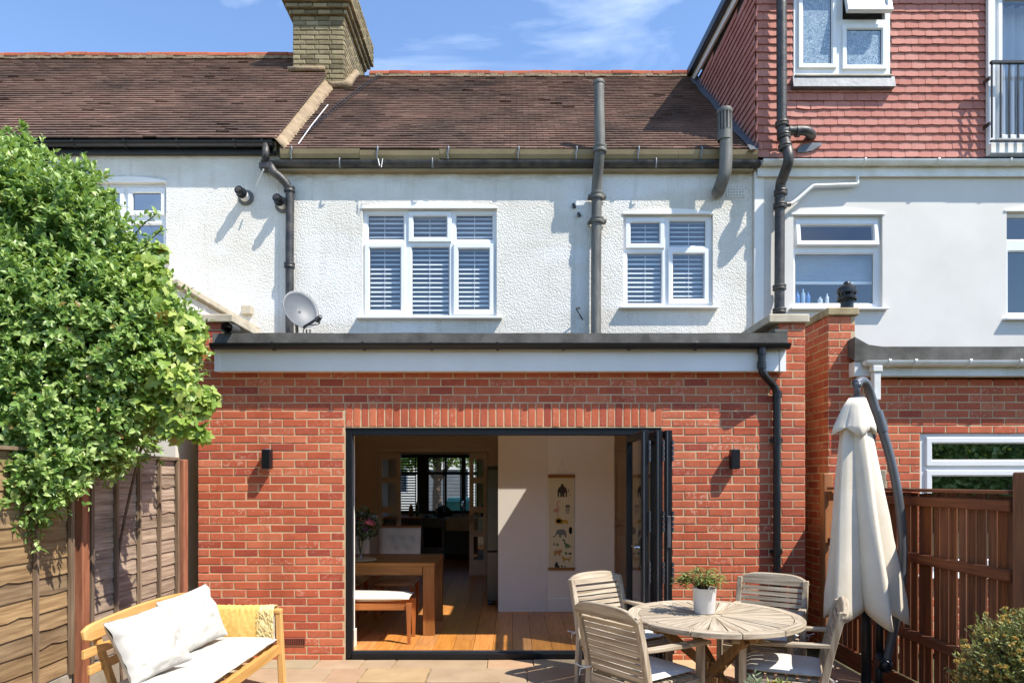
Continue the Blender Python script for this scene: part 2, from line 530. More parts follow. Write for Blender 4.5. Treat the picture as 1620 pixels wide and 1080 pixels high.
# ---------------------------------------------------------------- brick laying
def brick_meshes(m, L_=.215, H_=.064, D_=.04, n=6, seed=1, j=.0016, ch=.0035, name='brick'):
    r = random.Random(seed); out = []
    for i in range(n):
        def q(): return r.uniform(-j, j)
        xl, xr, zb, zt = -L_/2, L_/2, -H_/2, H_/2
        o = [(xl+q(), zb+q()), (xr+q(), zb+q()), (xr+q(), zt+q()), (xl+q(), zt+q())]
        c = [(p[0] - math.copysign(ch + abs(q()), p[0]), p[1] - math.copysign(ch + abs(q()), p[1])) for p in o]
        b = MB()
        b.v = [(p[0], D_, p[1]) for p in o] + [(p[0], ch * .8, p[1]) for p in o] + [(p[0], q() * .6, p[1]) for p in c]
        for l in range(2):
            for k in range(4):
                k2 = (k+1) % 4
                b.f.append((l*4+k, l*4+k2, (l+1)*4+k2, (l+1)*4+k))
        b.f.append((8,9,10,11))
        out.append(b.mesh(name, m))
    return out

def segs(a, b, z_i, anchor, pitch=.225, half=True):
    """stretcher-bond pieces of one course between a and b"""
    off = anchor + (pitch / 2 if (z_i % 2 and half) else 0)
    k = math.floor((a - off) / pitch)
    x = off + k * pitch
    out = []
    while x < b:
        p0 = max(x, a); p1 = min(x + pitch, b)
        if p1 - p0 > .045: out.append((p0, p1))
        x += pitch
    return out

def lay(items, meshes, parent, limit=300, name='brick', seed=3, m=None, gap=.0115):
    """items: (centre, length, rotation, height). nearest ones become parts, the rest one joined part"""
    r = random.Random(seed)
    eye = Vector((0, 0, CZ))
    items = sorted(items, key=lambda it: (Vector(it[0]) - eye).length)
    rest = MB()
    for i, (c, ln, rot, sc) in enumerate(items):
        me = r.choice(meshes)
        s = ((ln - gap) / .215, 1, sc)
        jit = Vector((0, r.uniform(-.0014, .0012), 0))
        if rot[2]: jit = Vector((r.uniform(-.0012, .0012), 0, 0))
        rot2 = (rot[0] + r.uniform(-.004, .004), rot[1] + r.uniform(-.006, .006), rot[2])
        if i < limit:
            inst(name, me, parent, Vector(c) + jit, rot2, s)
        else:
            Mx = Matrix.LocRotScale(Vector(c) + jit, __import__('mathutils').Euler(rot2), Vector(s))
            vs = [Mx @ v.co for v in me.vertices]
            rest.add(vs, [tuple(p.vertices) for p in me.polygons])
    if rest.f:
        o = rest.build(name + 's', meshes[0].materials[0], parent)
        tag(o, kind='stuff')

RB = brick_meshes(M['brick'], seed=5)
YB = brick_meshes(M['stock'], seed=9, j=.004, ch=.008)

# ================================================================ upvc windows
def wpx(a, b, t, bt, Y):
    return (pX(a, Y), pX(b, Y), pZ(bt, Y), pZ(t, Y))

def window(house, rect, y, cells, sill=None, gm='glass', fm='upvc', name='window', fw=.07):
    x0, x1, z0, z1 = rect
    holes = [(c[0], c[1], c[2], c[3]) for c in cells]
    w = MB().wall(x0, x1, z0, z1, y, y + fw, holes).build(name, M[fm], house, bevel=.004)
    for c in cells:
        a, b, lo, hi, typ = c[:5]
        opn = c[5] if len(c) > 5 else 0
        if typ == 'sash':
            s = MB().ring(a - .012, b + .012, lo - .012, hi + .012, .062, y - .024, y + .03, .014)
            ins = .05; yp = y + .004
            sp = MB().add([(a+ins-.006, yp, lo+ins-.006), (b-ins+.006, yp, lo+ins-.006), (b-ins+.006, yp, hi-ins+.006), (a+ins-.006, yp, hi-ins+.006)], [(0,1,2,3)])
            if opn:      # top-hung sash pushed out at the bottom
                Mx = Matrix.Translation((0, y, hi)) @ Matrix.Rotation(-opn, 4, 'X') @ Matrix.Translation((0, -y, -hi))
                s.xform(Mx); sp.xform(Mx)
            s.build('sash', M[fm], w)
            sp.build('pane', M[gm], w)
            if not opn:
                MB().ring(a+ins-.002, b-ins+.002, lo+ins-.002, hi-ins+.002, .006, yp - .006, yp - .001).build('seal', M['alu'], w)
        else:
            MB().ring(a - .002, b + .002, lo - .002, hi + .002, .018, y + .006, y + .03, .012).build('bead', M[fm], w)
            yp = y + .028
            MB().add([(a+.01, yp, lo+.01), (b-.01, yp, lo+.01), (b-.01, yp, hi-.01), (a+.01, yp, hi-.01)], [(0,1,2,3)]).build('pane', M[gm], w)
            MB().ring(a+.013, b-.013, lo+.013, hi-.013, .006, yp - .007, yp - .001).build('seal', M['alu'], w)
    if sill:
        e, dpt = sill
        s = MB()
        s.add([(x0-e, y-dpt, z0-.03), (x1+e, y-dpt, z0-.03), (x1+e, y+.03, z0-.03), (x0-e, y+.03, z0-.03),
               (x0-e, y-dpt, z0-.008), (x1+e, y-dpt, z0-.008), (x1+e, y+.03, z0+.006), (x0-e, y+.03, z0+.006)],
              [(0,3,2,1),(4,5,6,7),(0,1,5,4),(1,2,6,5),(2,3,7,6),(3,0,4,7)])
        s.build('sill', M['stone'] if dpt < .1 else M['upvc'], w, bevel=.004)
    return w

def arch_head(house, x0, x1, z, rise, y, m, yb, drop=0.0):
    pts = [(x0, y, z)]
    n = 14
    pts.append((x1, y, z))
    for k in range(n + 1):
        t = 1 - k / n
        pts.append((x0 + (x1 - x0) * t, y, z + .018 + rise * (1 - (2*t-1)**2)))
    return MB().prism(pts, (0, yb - y, 0)).build('window_head', m, house)

SLATS = {}
def blind(label, x0, x1, z0, z1, y, tilt=25, pitch=.057, group=None):
    t = thing('venetian_blind', label, 'blind', ((x0+x1)/2, y, z0), 0, group)
    MB().box(x0, x1, y - .022, y + .022, z1 - .035, z1).build('head_rail', M['slat'], t)
    w = x1 - x0
    b = MB()
    for k in range(4):       # shallow curved slat
        pass
    prof = [(-.025, 0), (-.012, .003), (0, .004), (.012, .003), (.025, 0)]
    vs = []
    for sx in (-w/2, w/2):
        vs += [(sx, p[0], p[1]) for p in prof]
    b.add(vs, [(i, i+1, i+6, i+5) for i in range(4)])
    me = b.mesh('slat', M['slat'], True)
    z = z0 + .02
    r = random.Random(int(x0 * 100) + 900)
    while z < z1 - .05:
        inst('slat', me, t, ((x0+x1)/2, y, z), (R(tilt) + r.uniform(-.08, .08), 0, r.uniform(-.002, .002)))
        z += pitch
    c = MB()
    c.tube([((x0+x1)/2 + .0, y - .028, z0), ((x0+x1)/2, y - .028, z1)], .003, 5)
    c.build('cord', M['slat'], t)
    return t

def gutter(name, x0, x1, yc, zt, r, m, parent, sq=False):
    """half-round channel, rim at zt"""
    n = 10
    vs = []
    for sx in (x0, x1):
        for rr in (r, r - .005):
            for k in range(n + 1):
                a = math.pi * k / n
                yy = yc - rr * math.cos(a); zz = zt - rr * math.sin(a) * (1.15 if sq else 1)
                vs.append((sx, yy, zz))
    q = n + 1
    fs = []
    for k in range(n):
        fs.append((k, k+1, 2*q+k+1, 2*q+k)); fs.append((q+k, 3*q+k, 3*q+k+1, q+k+1))
        fs.append((k, q+k, q+k+1, k+1)); fs.append((2*q+k, 2*q+k+1, 3*q+k+1, 3*q+k))
    fs.append((0, 2*q, 3*q, q)); fs.append((n, q+n, 3*q+n, 2*q+n))
    fs.append(tuple(range(q))); fs.append(tuple(range(2*q, 3*q))[::-1])
    return MB().add(vs, fs).build(name, m, parent, auto=40)

def gutter_clip(x, yc, zt, r, m, parent, name='gutter_bracket', w=.022):
    n = 10; o = MB()
    pts = [Vector((x, yc - (r+.006) * math.cos(math.pi*k/n), zt - (r+.006) * math.sin(math.pi*k/n))) for k in range(n+1)]
    pts = [pts[0] + Vector((0, .004, .008))] + pts
    vs = []
    for p in pts:
        vs += [p + Vector((-w/2, 0, 0)), p + Vector((w/2, 0, 0))]
    o.add(vs, [(2*i, 2*i+1, 2*i+3, 2*i+2) for i in range(len(pts)-1)])
    ob = o.build(name, m, parent)
    s = ob.modifiers.new('s', 'SOLIDIFY'); s.thickness = .006; s.offset = 0
    return ob

# ================================================================ roof tiles
def roof_tiles(parent, m, x0, x1, ye, ze, yr, zr, seed, tw=.165, gauge=.1, skip=None, name='roof_tiles'):
    r = random.Random(seed)
    d = Vector((0, yr - ye, zr - ze)); Ls = d.length; d.normalize()
    nrm = Vector((0, -d.z, d.y))
    o0 = Vector((0, ye, ze))
    b = MB()
    rows_ = int(Ls / gauge)
    for i in range(rows_ + 1):
        s0 = i * gauge
        off = (tw / 2 if i % 2 else 0)
        x = x0 - off
        wob = [noise.noise(Vector((k * .35, i * .13, seed))) * .010 for k in range(200)]
        c = 0
        while x < x1:
            a = max(x, x0); e = min(x + tw - .004, x1)
            c += 1
            if e - a > .03 and not (skip and skip(.5*(a+e), (o0 + d * s0).y)):
                lift = .027 + r.uniform(-.002, .003) + (r.random() < .02) * .008
                ds = r.uniform(-.0015, .0015) + .5 * wob[min(c, 199)] - (r.random() < .015) * .012
                la, lb = lift + r.uniform(-.001, .001), lift + r.uniform(-.001, .001)
                top = min(s0 + .135, Ls)
                p = o0 + d * (s0 + ds); q = o0 + d * top
                v = [p + nrm*la, p + nrm*lb, q + nrm*.006, q + nrm*.006, p + nrm*(la-.02), p + nrm*(lb-.02)]
                xs = [a, e, e, a, a, e]
                vs = [(xs[k], v[k].y, v[k].z) for k in range(6)]
                b.add(vs, [(0,1,2,3), (4,5,1,0), (3,4,0), (1,5,2)])
            x += tw
    ob = b.build(name, m, parent)
    return tag(ob, kind='stuff')

def ridge_row(parent, x0, x1, y, z, seed, L_=.33):
    r = random.Random(seed)
    n = 8; vs = []
    for sx in (-.5, .5):
        for k in range(n + 1):
            a = math.pi * k / n
            vs.append((sx * (L_ - .008), -.12 * math.cos(a), .10 * math.sin(a) - .03))
    fs = [(k, k+1, n+2+k, n+1+k) for k in range(n)] + [tuple(range(n+1)), tuple(range(n+1, 2*n+2))[::-1]]
    me = MB().add(vs, fs).mesh('ridge_tile', M['ridge'], False)
    x = x0 + L_ / 2
    while x < x1:
        inst('ridge_tile', me, parent, (x, y + r.uniform(-.006, .006), z + r.uniform(-.008, .008)), (0, r.uniform(-.012, .012), r.uniform(-.01, .01)))
        x += L_
    mb = MB()
    for k in range(int((x1-x0)/.11)):
        xx = x0 + k * .11
        mb.box(xx, xx + .115, y - .118 + r.uniform(-.006, .006), y - .02, z - .075 + r.uniform(-.006, .006), z - .025)
    mb.build('ridge_bedding', M['cement'], parent)

# ================================================================ middle house
house = thing('terrace_house', 'middle white roughcast terrace house with brown tiled roof and blinds in its windows', 'house', (0, MY, 0))
W1 = wpx(575, 786, 333, 503, MY + .05)
W2 = wpx(985, 1126, 342, 487, MY + .05)
XL, XR = -2.88, 2.975
MB().wall(XL, XR, 2.66, 5.78, MY, MY + .25, [W1, W2]).build('rear_wall', M['rough'], house)
y_ = MY + .05
def cell(a, b, t, bt, typ, Y=y_, *k): return (pX(a, Y), pX(b, Y), pZ(bt, Y), pZ(t, Y), typ) + k
window(house, W1, y_, [cell(581, 640, 339, 380, 'fix'), cell(648, 713, 337, 382, 'sash'), cell(720, 781, 339, 380, 'fix'),
                       cell(579, 640, 387, 497, 'sash'), cell(650, 712, 389, 500, 'fix'), cell(719, 780, 388, 496, 'sash')], (.07, .13))
window(house, W2, y_, [cell(991, 1049, 347, 392, 'sash'), cell(1058, 1118, 348, 391, 'fix'),
                       cell(991, 1048, 399, 481, 'fix'), cell(1058, 1119, 396, 479, 'sash')], (.055, .13))
arch_head(house, W1[0]-.02, W1[1]+.01, W1[3]+.004, .062, MY - .014, M['fascia'], MY + .1)
arch_head(house, W2[0]-.01, W2[1]+.01, W2[3]+.004, .05, MY - .014, M['fascia'], MY + .1)
# house shell behind the wall
MB().box(-2.93, -2.83, MY + .252, 14.45, 0, 5.8).build('party_wall', M['room'], house)
MB().box(2.925, 3.025, MY + .252, 14.45, 0, 5.8).build('party_wall', M['room'], house)
MB().wall(XL - .05, XR + .05, 0, 5.8, 14.5, 14.75, [(-2.45, -.72, .95, 2.2), (-2.3, -.6, 3.5, 4.9), (.8, 2.2, 3.5, 4.9)]).build('front_wall', M['plaster'], house)
MB().box(-2.82, 2.92, MY + .255, 14.49, 2.64, 2.80).build('floor_slab', M['plaster_w'], house)
MB().box(-2.82, 2.92, 11.6, 11.7, 2.81, 5.7).build('bedroom_wall', M['room'], house)
# roof
YE, ZE, YR, ZR = 8.31, 5.674, 11.24, 8.29
rf = MB()
rf.add([(XL, YE+.02, ZE-.02), (XR, YE+.02, ZE-.02), (XR, YR, ZR-.02), (XL, YR, ZR-.02), (XR, 14.9, 5.3), (XL, 14.9, 5.3)], [(0,1,2,3), (3,2,4,5)])
roof = rf.build('roof', M['deck'], house)
roof_tiles(roof, M['roof_mid'], XL + .06, XR, YE, ZE, YR, ZR, 3)
ridge_row(roof, XL + .55, XR - .1, YR, ZR + .02, 4)
MB().prism([(XL, 8.45, 5.6), (XL, YR, ZR - .05), (XL, 14.6, 5.5)], (.03, 0, 0)).build('gable', M['room'], house)
MB().prism([(XR, 8.45, 5.6), (XR, YR, ZR - .05), (XR, 14.6, 5.5)], (-.03, 0, 0)).build('gable', M['room'], house)
# eaves: soffit, old iron gutter and the newer tan gutter over it
MB().box(XL + .02, XR - .02, 8.35, MY - .002, 5.44, 5.475).build('soffit', M['tan_gutter'], house)
MB().box(XL + .02, XR - .02, 8.412, 8.43, 5.477, 5.66).build('fascia_board', M['iron'], house)
ig = gutter('iron_gutter', pX(413, 8.3), pX(1203, 8.3), 8.345, 5.54, .065, M['iron'], house, True)
tg = MB()
x0, x1 = pX(443, 8.28), pX(1200, 8.28)
rt = random.Random(2)
ks = [x0 + (x1 - x0) * k / 6 for k in range(7)]
for k in range(6):
    dz = rt.uniform(-.008, .008)
    pr = [(8.31, .125), (8.315, .02), (8.27, 0), (8.21, .012), (8.19, .06), (8.178, .115), (8.186, .118), (8.205, .06), (8.22, .024), (8.27, .010), (8.30, .03), (8.30, .125)]
    dz2 = dz + rt.uniform(-.004, .004)
    vs = [(ks[k], a + .09, 5.545 + dz + c) for a, c in pr] + [(ks[k+1] - .003, a + .09, 5.545 + dz2 + c) for a, c in pr]
    n = len(pr)
    tg.add(vs, [(i, (i+1) % n, n + (i+1) % n, n + i) for i in range(n)] + [tuple(range(n))[::-1], tuple(range(n, 2*n))])
tgo = tg.build('tan_gutter', M['tan_gutter'], house)
for px in (461, 597, 709, 820, 912, 1010, 1110):
    b = MB(); x = pX(px, 8.26)
    b.tube(spline([(x, 8.29, 5.672), (x, 8.255, 5.685), (x + .006, 8.248, 5.657), (x - .006, 8.258, 5.597), (x - .004, 8.275, 5.542)], 4), [.011]*17, 6)
    b.build('gutter_bracket', M['steel'], tgo, smooth=True)
for px in (537, 684, 1038):
    b = MB(); x = pX(px, 8.27)
    b.tube(spline([(x, 8.30, 5.555), (x, 8.268, 5.55), (x, 8.264, 5.49), (x, 8.29, 5.44)], 4), .010, 6)
    b.build('gutter_bracket', M['steel'], ig, smooth=True)
b = MB(); x = pX(598, 8.25)
b.bar((x, 8.255, 5.54), (x + .02, 8.245, 5.45), .012, .006); b.bar((x + .055, 8.255, 5.54), (x + .04, 8.245, 5.43), .012, .006)
b.build('gutter_strap', M['fascia'], ig)

def collar(mb, p, r, h=.05, n=14):
    mb.lathe([(r*.9, -h/2), (r*1.3, -h/2), (r*1.36, -h*.2), (r*1.22, 0), (r*1.36, h*.25), (r*1.3, h/2), (r*.9, h/2)], p, n)

# soil stack up past the eaves
sp = MB()
xs = pX(945, 8.31); r_ = .062
sp.tube(spline([(pX(943, 8.32), 8.325, 2.9), (pX(943, 8.32), 8.325, 4.2), (pX(944, 8.32), 8.325, 5.0), (pX(944, 8.3), 8.315, 5.2), (pX(948, 8.19), 8.195, 5.52), (pX(949, 8.18), 8.18, 5.70), (pX(948, 8.18), 8.18, 6.05), (pX(947.5, 8.18), 8.18, 6.405)], 5), r_, 14)
pipe = sp.build('soil_pipe', M['grey_iron'], house, smooth=True)
for py, Y, h in ((236, 8.18, .08), (310, 8.325, .08), (349, 8.325, .07)):
    c = MB(); collar(c, (pX(945 if Y > 8.2 else 949, Y), Y, pZ(py, Y)), r_, h)
    if Y > 8.2:
        xx = pX(945, Y); c.box(xx - .11, xx + .11, Y - .02, Y + .10, pZ(py, Y) - .012, pZ(py, Y) + .012)
    c.build('collar', M['grey_iron'], pipe, auto=40)
c = MB(); c.lathe([(.045, -.02), (.068, -.02), (.072, 0), (.066, .02), (.05, .022)], (pX(947.5, 8.18), 8.18, 6.41), 14)
c.build('rim', M['grey_iron'], pipe, auto=40)

# boiler flue with slotted cowl
fl = MB()
xf = pX(1148, 8.17)
fl.tube(spline([(pX(1136, 8.42), 8.43, pZ(303, 8.42)), (pX(1137, 8.3), 8.30, pZ(301, 8.3)), (pX(1143, 8.2), 8.20, pZ(285, 8.2)), (xf, 8.17, pZ(262, 8.17)), (xf, 8.17, 5.9), (xf - .012, 8.17, 6.05)], 6), .075, 16)
flue = fl.build('flue_pipe', M['grey_iron'], house, smooth=True)
zc = pZ(200, 8.17)
c = MB(); c.lathe([(.08, -.17), (.086, -.17), (.086, -.06), (.08, -.055)], (xf - .01, 8.17, zc), 16)
c.build('joint', M['grey_iron'], flue, auto=40)
for k in range(14):
    a = 2 * math.pi * k / 14
    px_, py_ = xf - .012 + .078 * math.cos(a), 8.17 + .078 * math.sin(a)
    MB().bar((px_, py_, zc - .06), (px_, py_, zc + .16), .018, .02, (math.cos(a), math.sin(a), 0)).build('cowl_bar', M['grey_iron'], flue)
c = MB(); c.lathe([(.06, .15), (.092, .15), (.096, .18), (.09, .20), (.04, .215), (0.001, .216)], (xf - .012, 8.17, zc), 16)
c.lathe([(.055, -.06), (.055, .15)], (xf - .012, 8.17, zc), 12)
c.build('cowl_cap', M['grey_iron'], flue, auto=40)

# left rainwater pipe: outlet, swan neck and drop
rp = MB()
A = [(pX(428, 8.32), 8.32, pZ(262, 8.32)), (pX(433, 8.3), 8.30, pZ(272, 8.3)), (pX(445, 8.32), 8.32, pZ(281, 8.3)), (pX(456, 8.36), 8.36, pZ(296, 8.36)), (pX(458.5, 8.36), 8.365, pZ(316, 8.36)), (pX(458, 8.36), 8.365, 4.4), (pX(458, 8.36), 8.365, 2.95)]
rp.tube(spline(A, 6), .05, 12)
rpo = rp.build('rain_pipe', M['iron'], house, smooth=True)
for py in (300, 420):
    c = MB(); collar(c, (pX(458, 8.365), 8.365, pZ(py, 8.365)), .05, .06); c.build('collar', M['iron'], rpo, auto=40)
c = MB(); xh = pX(424, 8.3)
c.box(xh - .10, xh + .06, 8.26, 8.41, pZ(268, 8.3), pZ(258, 8.3)).build('gutter_end', M['iron'], rpo, bevel=.01)
c = MB(); c.tube([(pX(417, 8.2), 8.2, pZ(268, 8.2)), (pX(405, 8.3), 8.3, pZ(295, 8.3))], .010, 6)
c.build('stub', M['gutter_w'], rpo)
# drop pipe from the neighbour's gutter to the outlet
c = MB(); c.tube([(pX(421, 8.3), 8.3, pZ(228, 8.3)), (pX(420, 8.3), 8.3, pZ(258, 8.3))], .045, 12)
c.build('drop_pipe', M['iron'], rpo, smooth=True)

# round flue terminals in the wall
def terminal(px, py, label):
    t = thing('flue_terminal', label, 'flue', P(px, py, MY), 0, 'boiler flues on the white wall')
    p = P(px, py, MY)
    d = Vector((-.10, -1, .12)).normalized()
    o = MB().tube([p + d*.0, p + d*.10], .058, 16); o.build('sleeve', M['fascia'], t, auto=40)
    o = MB().tube([p + d*.098, p + d*.12, p + d*.122, p + d*.19], [.066, .066, .052, .052], 16); o.build('cap', M['black'], t, auto=40)
    o = MB().tube([p + d*.19, p + d*.215], [.034, .03], 12); o.build('nozzle', M['iron'], t, auto=40)
    o = MB().tube([p - d*.005, p + d*.012], .10, 18); o.build('collar', M['grey_iron'], t)
terminal(389, 313, 'black capped flue terminal on white wall, nearer the leafy shrub')
terminal(448, 325, 'black and white flue terminal beside the rain pipe')

# small fittings on the wall
b = MB()
b.tube([P(1145/3+540, 505, MY), P(1110/3+540, 492, MY) + Vector((0, -.12, 0))], .008, 6); b.tube([P(911, 491, MY) + Vector((0, -.12, 0)), P(916, 491, MY) + Vector((0, -.12, 0))], .012, 6)
b.build('wall_hook', M['iron'], house)
for px, py in ((909, 327), (917, 341)):
    c = MB(); p = P(px, py, MY); c.tube([p, p + Vector((-.02, -.06, 0))], .022, 8); c.build('cable_stub', M['iron'], house)
vg = MB(); p = P(1165, 303, MY)
for i in range(7):
    vg.box(p.x - .12 + .034*i, p.x - .112 + .034*i, MY - .012, MY - .004, p.z - .07, p.z + .07)
    if i < 5: vg.box(p.x - .12, p.x + .10, MY - .010, MY - .002, p.z - .07 + .034*i, p.z - .062 + .034*i)
vg.build('vent_grille', M['fascia'], house)

# mortar fillet along the raised verge of the neighbour's roof, and at the chimney foot
def roofZ(Y): return ZE + (ZR - ZE) * (Y - YE) / (YR - YE)
b = MB(); rr = random.Random(8)
n = 34
pts = []
n = 60
for k in range(n + 1):
    Y = YE - .02 + (10.55 - YE) * k / n
    q = lambda s=.010: rr.uniform(-s, s)
    pts += [(XL - .01, Y, roofZ(Y) + .16 + q()), (XL + .045 + q(.006), Y, roofZ(Y) + .125 + q()), (XL + .105 + q(), Y, roofZ(Y) + .07 + q(.006)), (XL + .125 + q(.014), Y, roofZ(Y) + .02)]
b.add(pts, [(4*k+j, 4*k+j+1, 4*k+j+5, 4*k+j+4) for k in range(n) for j in range(3)] + [(3, 2, 1, 0)])
b.build('mortar_fillet', M['cement'], roof)
# overhead cable lying on the tiles and a light rod
def roofpt(px, py, lift=.05):
    k = (HZ - py) / F
    sl_ = (ZR - ZE) / (YR - YE)
    Y = (ZE - CZ - sl_ * YE) / (k - sl_)
    return Vector((pX(px, Y), Y - lift * .6, pZ(py, Y) + lift * .7))
b = MB(); b.tube([roofpt(605, 121, .06), roofpt(570, 143), roofpt(530, 175), roofpt(505, 196), roofpt(480, 218)], .006, 6)
b.tube([roofpt(608, 121, .06), roofpt(574, 144), roofpt(534, 177), roofpt(512, 194), roofpt(487, 216)], .005, 6)
tag(b.build('roof_cable', M['black']), 'black double cable lying down the tiles beside the chimney', 'cable')
b = MB(); b.tube([roofpt(521, 180, .12), roofpt(494, 209, .08), roofpt(473, 233, .04)], .006, 6)
tag(b.build('metal_rod', M['fascia']), 'thin white rod lying on the tiles above the tan gutter', 'rod')

# blinds
BG = 'blinds behind the upper windows'
yb = MY + .125
def bl(a, b, t, bt, label, tilt): blind(label, pX(a, yb), pX(b, yb), pZ(bt, yb), pZ(t, yb), yb, tilt, group=BG)
bl(578, 641, 336, 500, 'white slatted blind in left column of the three-light window', 41)
bl(648, 713, 336, 500, 'white slatted blind in middle column of the three-light window', 41)
bl(719, 783, 336, 500, 'white slatted blind in right column of the three-light window', 43)
bl(989, 1051, 344, 485, 'white slatted blind in left column of the two-light window', 40)
bl(1056, 1121, 344, 485, 'white slatted blind in right column of the two-light window', 38)

# ================================================================ chimney
CY0, CY1 = 10.6, 12.05
CX0, CX1 = pX(463, CY0), pX(545, CY0)
ch = thing('chimney_stack', 'yellow stock brick chimney stack with corbelled top on the ridge', 'chimney', ((CX0+CX1)/2, (CY0+CY1)/2, 7.7))
ZB, ZC = 7.66, pZ(22, CY0)
core = MB().box(CX0 + .012, CX1 - .012, CY0 + .012, CY1 - .012, ZB, 9.5).build('shaft', M['mortar_old'], ch)
items = []
nk = int((9.35 - ZB) / .075)
kc = int((ZC - ZB) / .075)
for k in range(nk + 1):
    z = ZB + .0375 + .075 * k
    out = 0 if k < kc else min(.045 * (k - kc + 1), .135)
    for a, e in segs(CX0 - out, CX1 + out, k, CX0, .225 if k % 2 else .20):
        items.append((((a+e)/2, CY0 - out, z), e - a, (0, 0, 0), 1))
    for a, e in segs(CY0 - out, CY1 + out, k + 1, CY0):
        items.append(((CX1 + out, (a+e)/2, z), e - a, (0, 0, R(90)), 1))
        items.append(((CX0 - out, (a+e)/2, z), e - a, (0, 0, R(-90)), 1))
    if out:
        MB().box(CX0 - out + .02, CX1 + out - .02, CY0 - out + .02, CY1 + out - .02, z - .034, z + .0345).build('corbel_core', M['mortar_old'], ch)
lay(items, YB, core, 300)
b = MB()
b.tube([(CX0 - .06, CY0 - .03, pZ(112, CY0)), ((CX0+XL)/2, CY0 - .035, pZ(111.5, CY0)), (XL - .02, CY0 - .03, pZ(111, CY0))], .04, 7)
rr = random.Random(4)
pp = [Vector((XL + .05 + (CX1 - XL) * k / 4, CY0 - .04, roofZ(CY0) + .05 + rr.uniform(-.01, .01))) for k in range(5)]
pp += [Vector((CX1 + .03, CY0 + (YR - CY0) * k / 6, roofZ(CY0 + (YR - CY0) * k / 6) + .06 + rr.uniform(-.01, .01))) for k in range(1, 7)]
b.tube(pp, [.06 + rr.uniform(-.01, .012) for _ in pp], 7)
b.build('mortar_flashing', M['cement'], ch, smooth=True)

# ================================================================ left house
lh = thing('terrace_house', 'left terrace house half hidden by the shrub, with higher roof and black gutter', 'house', (-5.5, MY, 0))
LX0 = -9.6
WL = wpx(158, 266, 292, 416, MY + .05)
MB().wall(LX0, XL - .003, 0, 5.88, MY + .001, MY + .25, [WL]).build('rear_wall', M['rough_l'], lh)
window(lh, WL, y_, [cell(162, 196, 300, 343, 'sash'), cell(205, 261, 300, 340, 'sash'), cell(162, 196, 350, 412, 'fix'), cell(207, 259, 354, 412, 'fix')], (.05, .10), 'glass_dark')
arch_head(lh, WL[0] - .1, WL[1] + .01, WL[3] + .004, .05, MY - .014, M['fascia'], MY + .1)
MB().box(LX0, -2.94, 11.6, 11.7, 0, 5.8).build('inner_wall', M['room'], lh)
MB().box(LX0, LX0 + .1, MY + .26, 11.59, 0, 5.8).build('side_wall', M['room'], lh)
MB().box(LX0 + .11, -2.94, MY + .26, 11.59, 2.6, 2.7).build('floor_slab', M['room'], lh)
LZE, LZR = 5.805, 8.585
rf = MB().add([(LX0, YE+.02, LZE-.02), (XL-.01, YE+.02, LZE-.02), (XL-.01, YR, LZR-.02), (LX0, YR, LZR-.02), (XL-.01, 14.9, 5.3), (LX0, 14.9, 5.3)], [(0,1,2,3), (3,2,4,5)])
lroof = rf.build('roof', M['deck'], lh)
roof_tiles(lroof, M['roof_left'], LX0, XL + .02, YE, LZE, YR, LZR, 12, skip=lambda x, y: x > CX0 - .05 and y > CY0 - .08)
ridge_row(lroof, LX0, CX0 + .05, YR, LZR + .02, 21)
MB().prism([(XL - .008, YE + .05, LZE - .12), (XL - .008, YE + .05, LZE - .005), (XL - .008, YR, LZR - .005), (XL - .008, YR, LZR - .35)], (-.04, 0, 0)).build('verge', M['mortar_old'], lroof)
MB().box(LX0, XL - .03, 8.37, 8.39, 5.66, 5.80).build('fascia_board', M['black'], lh)
MB().box(LX0, XL - .03, 8.391, MY - .002, 5.66, 5.68).build('soffit', M['black'], lh)
lg = gutter('gutter', LX0, pX(432, 8.3), 8.31, 5.765, .056, M['black'], lh)
for px in (-40, 40, 118, 199, 282, 372, 416):
    gutter_clip(pX(px, 8.3), 8.31, 5.765, .056, M['black'], lg)

# left neighbour's rendered rear extension with stone coping
le = thing('rear_extension', 'left neighbour white rendered extension with pale stone coping behind the shrub', 'extension', (-4.5, 6.41, 0))
MB().box(-6.5, -3.16, 6.41, MY - .003, 0, 3.46).build('wall', M['render_l'], le)
cp = MB(); rr = random.Random(5)
yy = 6.37
while yy < 8.40:
    y2 = min(yy + .62, 8.435)
    cpm = MB()
    zz = rr.uniform(-.006, .006)
    cpm.add([(-3.48, yy, 3.463+zz), (-3.11, yy, 3.463+zz), (-3.11, y2-.008, 3.463+zz), (-3.48, y2-.008, 3.463+zz), (-3.48, yy, 3.54+zz), (-3.11, yy, 3.53+zz), (-3.11, y2-.008, 3.53+zz), (-3.48, y2-.008, 3.54+zz)],
            [(0,3,2,1),(4,5,6,7),(0,1,5,4),(1,2,6,5),(2,3,7,6),(3,0,4,7)])
    cpm.build('coping_stone', M['stone'], le, bevel=.008)
    yy = y2
MB().box(-6.5, -3.50, 6.37, 6.75, 3.463, 3.535).build('coping_stone', M['stone'], le, bevel=.008)
p = P(391, 490, 8.40)
MB().box(p.x - .06, p.x + .06, 8.36, 8.438, p.z - .06, p.z + .05).build('vent_box', M['stone'], le, bevel=.008)

